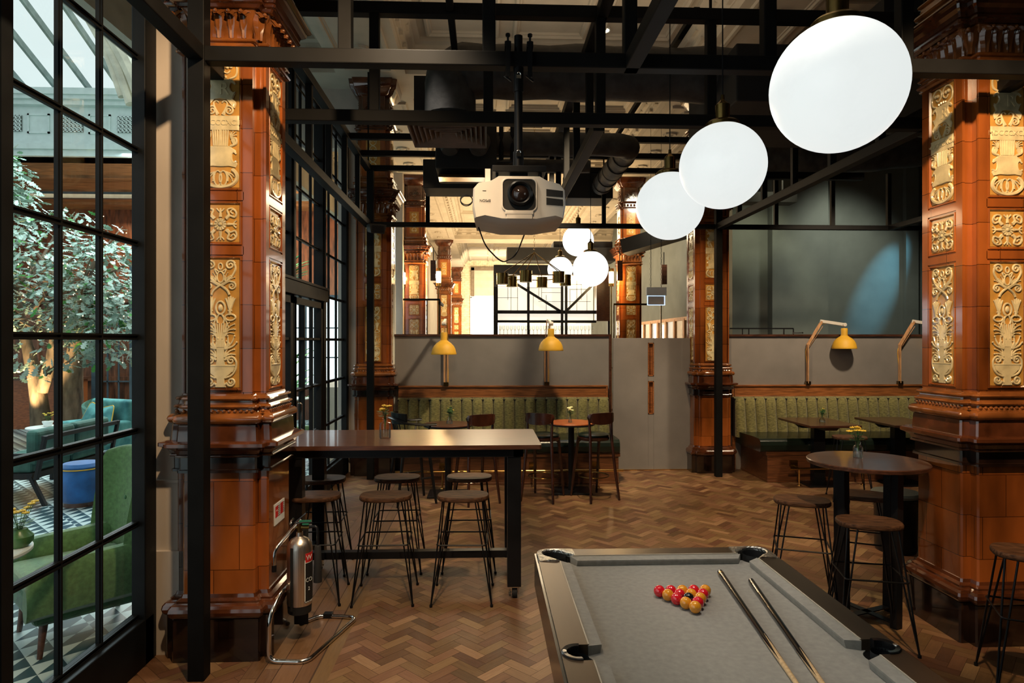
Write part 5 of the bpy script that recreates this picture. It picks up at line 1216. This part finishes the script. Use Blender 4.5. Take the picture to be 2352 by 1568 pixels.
# ---------------------------------------------------------------- the glazed court outside the left windows
YE = 15.0
m = MB(); m.box(-18, -3.4, YE, YE+.5, 6.0, 7.4).box(-18, -3.4, YE-.16, YE, 7.12, 7.22).box(-18, -3.4, YE-.26, YE, 7.22, 7.30).box(-18, -3.4, YE-.32, YE, 7.30, 7.44).box(-18, -3.4, YE-.10, YE, 6.0, 6.14).box(-18, -3.4, YE-.16, YE, 6.14, 6.26).box(-18, -3.4, YE-.04, YE, 6.26, 6.34)
m.box(-18.2, -18, -4, 24, 0, 8); 
for k in range(12):
    x = -16.2+1.33*k; picture_frame(m, x, x+.5, YE-.001, YE, 0, [(0, 0)]) if False else None
    m.box(x+.68, x+.72, YE-.03, YE, 6.52, 6.96).box(x+1.12, x+1.16, YE-.03, YE, 6.52, 6.96).box(x+.68, x+1.16, YE-.03, YE, 6.92, 6.96).box(x+.68, x+1.16, YE-.03, YE, 6.52, 6.56)
struct('wall_court', m, stonew)
v = MB(); lat = MB()
for k in range(12):
    x = -16.2+1.33*k; v.box(x-.02, x+.56, YE-.02, YE-.004, 6.56, 6.92)
    for i in range(7): lat.box(x+.085*i, x+.085*i+.025, YE-.045, YE-.02, 6.56, 6.92)
    for i in range(5): lat.box(x-.02, x+.56, YE-.045, YE-.02, 6.56+.084*i, 6.58+.084*i)
    for i in range(6):
        for j in range(4): lat.bar((x+.025+.085*i, YE-.035, 6.59+.084*j), (x+.085+.085*i, YE-.035, 6.65+.084*j), .012, .012)
struct('trim_8', v, teal); struct('trim_9', lat, stonew)
m = MB(); m.box(-18, -3.4, YE, 21, 6.0, 6.1)
for y in (16.6, 18.2, 19.8): m.box(-18, -3.4, y, y+.12, 5.93, 6.0)
struct('ceiling_gallery', m, soffit); 
gm = MB().box(-18, -3.4, 20.9, 21, 0, 6.0)
for k in range(14): gm.box(-17.5+k, -17.1+k, 20.84, 20.9, .4, 4.6)
struct('wall_gallery', gm, panelw)
tag(obj('steel_beam', MB().box(-18, -3.4, 16.9, 17.05, 5.5, 5.66), steelb), 'blue-grey steel beam below the timber soffit of the court', 'beam')
wp = MB().box(-18, -3.4, 15.9, 16.0, 0, 2.9); 
for k in range(16): wp.box(-17.8+.9*k, -17.72+.9*k, 15.84, 15.9, 0, 2.9)
wp.box(-18, -3.4, 15.82, 15.9, .95, 1.05).box(-18, -3.4, 15.8, 15.9, 2.8, 2.95); struct('wall_panelled', wp, panelw)
dr3 = MB(); 
for x in (-8.95, -8.1, -7.25): dr3.box(x-.05, x+.05, 15.3, 15.36, 0, 3.6)
dr3.box(-9, -7.2, 15.3, 15.36, 2.3, 2.4).box(-9, -7.2, 15.3, 15.36, 0, .25); dr3.box(-8.9, -7.3, 15.31, 15.35, .95, .98).box(-8.9, -7.3, 15.31, 15.35, 1.6, 1.63)
for x in (-8.65, -8.4, -7.8, -7.5): dr3.box(x-.012, x+.012, 15.31, 15.35, .25, 2.3)
d3 = struct('door_3', dr3, steelb); obj('door_handle', MB().tube(rpath([(-8.25, 15.3, 1.3), (-8.25, 15.22, 1.3), (-8.25, 15.22, 1.55), (-8.25, 15.3, 1.55)], .02), .012, 6), chrome, d3)
ck = thing('reception_counter', 'timber counter in the court seen behind the tree', 'counter', (-9.4, 14.6, 0)); obj('body', MB().box(-.8, .5, -.2, .4, 0, 1.05), redwood, ck); obj('top', MB().box(-.85, .55, -.25, .45, 1.05, 1.1), walt, ck)
w4 = MB().box(-6.2, -3.45, 15.60, 15.70, .75, .82).box(-6.2, -3.45, 15.60, 15.70, 2.9, 2.98)
for k in range(8): w4.box(-6.2+.39*k-.02, -6.2+.39*k+.02, 15.62, 15.68, .8, 2.95)
for z in (1.5, 2.2): w4.box(-6.2, -3.45, 15.62, 15.68, z-.015, z+.015)
w4 = struct('window_4', w4, steelb); obj('bright_pane', MB().box(-6.2, -3.45, 15.72, 15.74, .8, 2.95), MATS['glowing_pane'], w4)  # same self-glowing pane in place of daylight beyond
# glass roof
g2 = thing('glass_roof', 'white-ribbed glass roof over the court', 'roof', (0, 0, 0))
for k in range(18):
    x = -3.9-.70*k; obj('rafter', MB().bar((x, YE, 7.45), (x, 3.0, 12.6), .055, .14), mat('grey_rafter', (.20, .27, .26), .6) if k == 0 else MATS['grey_rafter'], g2)
obj('roof_glass', MB().add([(-17, YE, 7.52), (-3.4, YE, 7.52), (-3.4, 3.0, 12.68), (-17, 3.0, 12.68)], [(0, 1, 2, 3)]), glass, g2)
ar = [(-4.55, 9, 4.9), (-4.75, 9, 5.5), (-5.05, 9, 6.05), (-5.5, 9, 6.6), (-6.1, 9, 7.1), (-7.0, 9, 7.6)]
ab = MB()
for o_, wd in ((0, .10), (.22, .07), (.34, .05)): ab.tube(rpath([(x-o_, y, z+o_*.8) for x, y, z in ar], .5), wd, 8)
struct('trim_10', ab, mat('court_cream', (.60, .58, .46), .7))
# ---- tree
t = thing('indoor_tree', 'tall indoor oak-leaved tree in the court, its trunk lit from below', 'tree', (-8.25, 12.5, 0))
tr = MB()
def limb(a, b, c, r0, r1, n=12): tr.tube(rpath([a, b, c], .8, 8), [r0+(r1-r0)*i/10 for i in range(11)][:len(rpath([a, b, c], .8, 8))], n)
def limb(pts, r0, r1): P = rpath(pts, .4, 5); tr.tube(P, [r0+(r1-r0)*i/(len(P)-1) for i in range(len(P))], 12)
limb([(0, 0, 0), (-.05, 0, .9), (-.35, .1, 1.9), (-.7, .2, 3.2)], .17, .06); limb([(.0, 0, .95), (.22, -.05, 1.6), (.35, -.1, 2.3), (.6, -.1, 3.4)], .11, .05)
limb([(.35, .25, 0), (.38, .25, 1.2), (.55, .3, 2.4), (.9, .3, 3.6)], .22, .07)
rnd = random.Random(11)
for k in range(26):
    a = rnd.random()*6.28; s0 = Vector((rnd.uniform(-.6, .8), .1, rnd.uniform(1.9, 3.2))); e_ = s0+Vector((math.cos(a)*rnd.uniform(.6, 1.5), math.sin(a)*rnd.uniform(.5, 1.2), rnd.uniform(.1, 1.4)))
    tr.tube([s0, s0.lerp(e_, .5)+Vector((0, 0, .1)), e_], [.035, .022, .008], 6)
obj('trunk', tr, barkm, t)
blobs = [(-1.5, 0, 4.3, 1.3), (-.6, 0, 3.3, 1.5), (.5, -.1, 3.15, 1.25), (1.3, 0, 2.9, 1.05), (-1.6, 0, 2.9, 1.3), (.2, -.3, 2.35, 1.2), (1.35, -.1, 2.3, .9), (-1.1, 0, 4.9, .8), (-1.2, -.2, 2.1, .8)]
out = [(0, 0), (.10, .10), (.05, .22), (.20, .34), (.10, .46), (.24, .62), (.12, .70), (.15, .86), (0, 1.0)]
def leaves(n, seed):
    rnd = random.Random(seed); mb = MB()
    for _ in range(n):
        bx_, by_, bz, br = rnd.choice(blobs); u = Vector((rnd.gauss(0, 1), rnd.gauss(0, 1), rnd.gauss(0, 1))).normalized()*br*rnd.uniform(.55, 1)**.6
        c = Vector((bx_, by_, bz))+Vector((u.x, u.y*.9, u.z)); sz = rnd.uniform(.12, .22)
        d_ = (Vector((u.x, u.y, -.25))+Vector((rnd.gauss(0, .5), rnd.gauss(0, .5), rnd.gauss(0, .35)))).normalized(); nn = Vector((rnd.gauss(0, .45), rnd.gauss(0, .45)-.25, 1)); nn = (nn-d_*nn.dot(d_)).normalized(); s_d = d_.cross(nn)
        P_ = [c+d_*(v*sz)+s_d*(w_*sz*1.15)+nn*(-abs(w_)*.25*sz - v*v*.12*sz) for w_, v in out]; Q_ = [c+d_*(v*sz)-s_d*(w_*sz*1.15)+nn*(-abs(w_)*.25*sz - v*v*.12*sz) for w_, v in out[1:-1]]
        nL = len(out); V = P_+Q_; F = []
        for i in range(nL-1):
            a_, b_ = i, i+1; qa = nL+i-1 if i > 0 else None; qb = nL+i if i < nL-2 else None
            if qa is None: F.append((a_, b_, qb))
            elif qb is None: F.append((a_, b_, qa))
            else: F.append((a_, b_, qb, qa))
        # faces span the midrib; good enough for a folded lobed leaf
        mb.add(V, F, False)
    return mb
obj('foliage', leaves(5200, 1), leafd, t); obj('foliage', leaves(500, 2), leafg, t)
fl_ = MB(); rnd = random.Random(4)
for _ in range(150):
    bx_, by_, bz, br = rnd.choice(blobs); u = Vector((rnd.gauss(0, 1), rnd.gauss(-.6, .8), rnd.gauss(0, 1))).normalized()*br*rnd.uniform(.8, 1.02); fl_.ball((bx_+u.x, by_+u.y, bz+u.z), .009, 6)
s = obj('fairy_lights', fl_, bulb); s.location = (-8.25, 12.5, 0); tag(s, 'tiny warm string lights threaded through the indoor tree', 'string lights', kind='stuff')
# ---- green wing armchair
def wingchair(loc, rot, lb):
    t = thing('wing_armchair', lb, 'armchair', loc, rot, 'green velvet armchairs in the court')
    b = MB(); rings = []
    for i in range(13):
        u = -1+2*i/12; x = .345*math.sin(u*1.35)/math.sin(1.35); y = .33-.17*abs(u)**2.6; top = 1.14-.035*abs(u)**6
        for_ = .075
        ring = []
        for z, dy, th in ((.30, 0, 1), (.55, .0, 1), (.62, .0, 1), (.95, .05, .9), (top-.03, .075, .75), (top, .09, .3)): ring.append((x*(1+(.06 if z > .7 else 0)), y+dy-for_*th*.5, z))
        for z, dy, th in ((top, .09, .3), (top-.03, .075, .75), (.95, .05, .9), (.62, 0, 1), (.55, 0, 1), (.30, 0, 1)): ring.append((x*(1+(.06 if z > .7 else 0))+.03*u, y+dy+for_*th*.5, z))
        rings.append(ring)
    b.loft(rings, smooth=True); o = obj('back', b, velvet, t, angle=70); sd = o.modifiers.new('s', 'SUBSURF'); sd.levels = sd.render_levels = 1
    for s in (-1, 1):
        a = MB(); R2 = []
        for y, zt, wd in ((.28, .62, .07), (.1, .60, .08), (-.1, .60, .085), (-.28, .585, .09), (-.36, .54, .08), (-.38, .45, .07)):
            R2.append([(s*.325+wd*c_, y, z) for c_, z in ((-.75, .24), (-.8, zt-.08), (-.5, zt), (.5, zt), (.95, zt-.07), (.8, .24))][::s])
        a.loft(R2, smooth=True); o = obj('arm', a, velvet, t, angle=60); sd = o.modifiers.new('s', 'SUBSURF'); sd.levels = sd.render_levels = 1
    obj('seat_cushion', MB().box(-.26, .26, -.36, .26, .36, .47), velvet, t, bevel=.045, seg=4); obj('seat_base', MB().box(-.33, .33, -.34, .30, .20, .37), velvd, t, bevel=.04, seg=3)
    for x in (-.1, .1): obj('button', MB().ball((x, .27, .80), .016, 10, sq=(1, .5, 1)), velvd, t)
    for x in (-.25, .25):
        for y in (-.27, .25): obj('leg', MB().tube([(x, y, .22), (x*1.08, y*1.1, 0)], [.026, .015], 10), walt, t)
    return t
wingchair((-2.62, 4.38, 0), R(-45), 'green velvet wing armchair right behind the big window'); wingchair((-3.12, 10.2, 0), R(150), 'green velvet armchair seen through the far glazed doors')
def bistro(loc, r, lb, h=.72):
    t = thing('marble_table', lb, 'table', loc); obj('tabletop', MB().lathe([(0, h-.03), (r-.01, h-.03), (r, h-.02), (r, h-.006), (r-.008, h), (0, h)], n=48), whitep, t, angle=25)
    obj('pedestal', MB().lathe([(.2, 0), (.2, .02), (.03, .04), (.025, h-.03)], n=24), black, t)
bistro((-2.87, 3.70, 0), .32, 'white round table with a green flower bowl, cut off by the window edge'); bistro((-3.95, 13.6, 0), .32, 'white round table seen through the glazed doors')
v = thing('flower_bowl', 'squat green pot of yellow flowers on the white round table', 'pot', (-2.635, 3.80, .722)); obj('bowl', MB().lathe([(.0, 0), (.045, .0), (.07, .03), (.072, .06), (.045, .09), (.042, .10)], n=24), mat('green_ceramic', (.06, .16, .05), .3), v); flowers(9, 'yellow', v, .10, .14, .09)
# ---- pouf, palm chair, black sofa, pale chair
t = thing('pouf', 'blue velvet tufted pouf with yellow piping', 'pouf', (-4.66, 7.74, 0)); pm = MB(); n = 32; rings = []
for z, r in ((.05, .19), (.08, .215), (.18, .235), (.30, .235), (.40, .22), (.42, .205)): rings.append([(r*(1+.035*math.cos(8*a)*(1 if .1 < z < .4 else .3))*math.cos(a), r*(1+.035*math.cos(8*a)*(1 if .1 < z < .4 else .3))*math.sin(a), z) for a in [2*math.pi*i/n for i in range(n)]])
obj('body', pm.loft(rings, smooth=True), navy, t, angle=60); obj('top_cushion', MB().lathe([(.205, .42), (.21, .45), (.18, .485), (.08, .50), (0, .50)], n=32), navy, t); obj('piping', MB().tube([(.212*math.cos(a*.2618), .212*math.sin(a*.2618), .425) for a in range(24)], .007, 6, closed=True), yel, t); obj('plinth', MB().lathe([(.18, 0), (.18, .05)], n=24), walt, t)
t = thing('tub_chair', 'teal palm-print upholstered chair beside the tree', 'armchair', (-6.05, 10.3, 0), R(-25))
obj('back', MB().box(-.42, .42, .26, .42, .25, .97), fern, t, bevel=.05, seg=4); obj('arm', MB().box(-.44, -.30, -.3, .35, .25, .66), fern, t, bevel=.05, seg=4); obj('arm', MB().box(.30, .44, -.3, .35, .25, .66), fern, t, bevel=.05, seg=4); obj('seat', MB().box(-.32, .32, -.34, .28, .25, .48), fern, t, bevel=.05, seg=4)
for x in (-.36, .36):
    for y in (-.26, .34): obj('leg', MB().tube([(x, y, .26), (x, y, 0)], [.02, .014], 8), walt, t)
for x, r_, z in ((-.14, .3, .66), (.10, -.2, .64)):
    c = thing('scatter_cushion', 'palm-print scatter cushion with yellow piping, %s' % ('left on the teal chair' if x < 0 else 'right on the teal chair'), 'cushion', (-6.05+x*math.cos(R(-25))-.10*math.sin(R(-25)), 10.3+x*math.sin(R(-25))+.12, z+.03), (R(72), r_, R(-25)), 'cushions on the teal chair')
    pc = MB(); pc.loft([[(px*k, py*k, zz) for px, py in rrect(.40, .40, .05)] for k, zz in ((.2, -.075), (.7, -.055), (1, 0), (.7, .055), (.2, .075))], smooth=True); obj('cover', pc, fern, c, angle=80); obj('piping', MB().tube([(px*1.0, py*1.0, 0) for px, py in rrect(.40, .40, .05)], .007, 6, closed=True), yel, c)
t = thing('black_frame_sofa', 'black timber-framed sofa with dark green cushions, seen from its back corner', 'sofa', (-5.55, 8.42, 0), R(-90))
fm = MB().box(-.75, .75, -.36, .38, .30, .37).bar((-.74, .42, .30), (-.74, .52, .80), .05, .04).bar((.74, .42, .30), (.74, .52, .80), .05, .04).box(-.75, .75, .48, .53, .75, .80).box(-.75, .75, .44, .47, .5, .54)
for x in (-.74, .74): fm.box(x-.025, x+.025, -.36, .5, .56, .60).bar((x, .36, .33), (x, .52, 0), .05, .04).bar((x, -.33, .6), (x, -.36, 0), .05, .04)
obj('frame', fm, blackm, t, bevel=.005)
dgc = mat('deep_green_cushion', (.045, .12, .095), .8, 0, .2)
for x in (-.37, .37): obj('seat_cushion', MB().box(x-.36, x+.36, -.36, .36, .37, .50), dgc, t, bevel=.04, seg=3); obj('back_cushion', MB().box(x-.36, x+.36, .28, .42, .46, .86), dgc, t, bevel=.05, seg=3)
t = thing('pale_armchair', 'pale sea-green armchair with dark legs at the right of the court', 'armchair', (-6.75, 12.0, 0), R(60))
obj('shell', MB().loft([[(.34*math.sin(u), .30*math.cos(u)-.02, z) for z in (.42,)]+[(.38*math.sin(u), .34*math.cos(u), .88-.1*abs(u)), (.42*math.sin(u), .39*math.cos(u), .86-.1*abs(u)), (.38*math.sin(u), .35*math.cos(u), .40)] for u in [-1.9+.25*i for i in range(16)]], smooth=True), tealc, t, angle=60); obj('seat', MB().lathe([(0, .38), (.32, .38), (.34, .44), (.28, .50), (0, .5)], n=28), tealc, t)
for x in (-.24, .24):
    for y in (-.22, .22): obj('leg', MB().tube([(x*.8, y*.8, .4), (x, y, 0)], [.018, .012], 8), walt, t)
bistro((-7.1, 10.9, 0), .30, 'low white table with a posy in front of the tree trunk', .5); v = thing('posy_vase', 'white bowl of pale yellow flowers on the low white table', 'vase', (-7.1, 10.9, .502)); obj('bowl', MB().lathe([(0, 0), (.05, 0), (.08, .08), (.075, .09)], n=20), whitep, v); flowers(12, 'yellow', v, .09, .14, .10)
# plants beyond the glazed doors
for i, (p, lb, hh) in enumerate((((-4.1, 12.6, 0), 'potted palm beyond the far glazed doors', 2.4), ((-3.55, 11.2, 0), 'bushy potted plant beyond the far window, nearest the pillar', 1.7), ((-4.4, 14.2, 2.6), 'trailing hanging plant high beyond the far window', 1.5))):
    t = thing('potted_plant', lb, 'plant', p); rnd = random.Random(i); 
    obj('pot', MB().lathe([(0, 0), (.16, 0), (.21, .36), (.18, .36), (.17, .3), (0, .3)], n=20), blackm, t); fr_ = MB()
    for k in range(34):
        a = rnd.random()*6.28; L_ = rnd.uniform(.5, .9)*hh*.5; up = rnd.uniform(.4, 1)*(hh-.4); P0 = Vector((0, 0, .3)); P1 = P0+Vector((math.cos(a)*L_*.3, math.sin(a)*L_*.3, up*.7)); P2 = P0+Vector((math.cos(a)*L_, math.sin(a)*L_, up*.75+.05))
        prev = None; sd = Vector((-math.sin(a), math.cos(a), 0)); V = []
        for j in range(9): u = j/8; c = P0*(1-u)**2+P1*2*u*(1-u)+P2*u*u; wd = .06*math.sin(math.pi*min(1, u*1.02))**.7*(u > .2)+.004; V += [c-sd*wd, c+Vector((0, 0, .012)), c+sd*wd]
        fr_.add(V, [(3*j+q, 3*j+q+1, 3*j+q+4, 3*j+q+3) for j in range(8) for q in (0, 1)])
    obj('fronds', fr_, leafg, t)
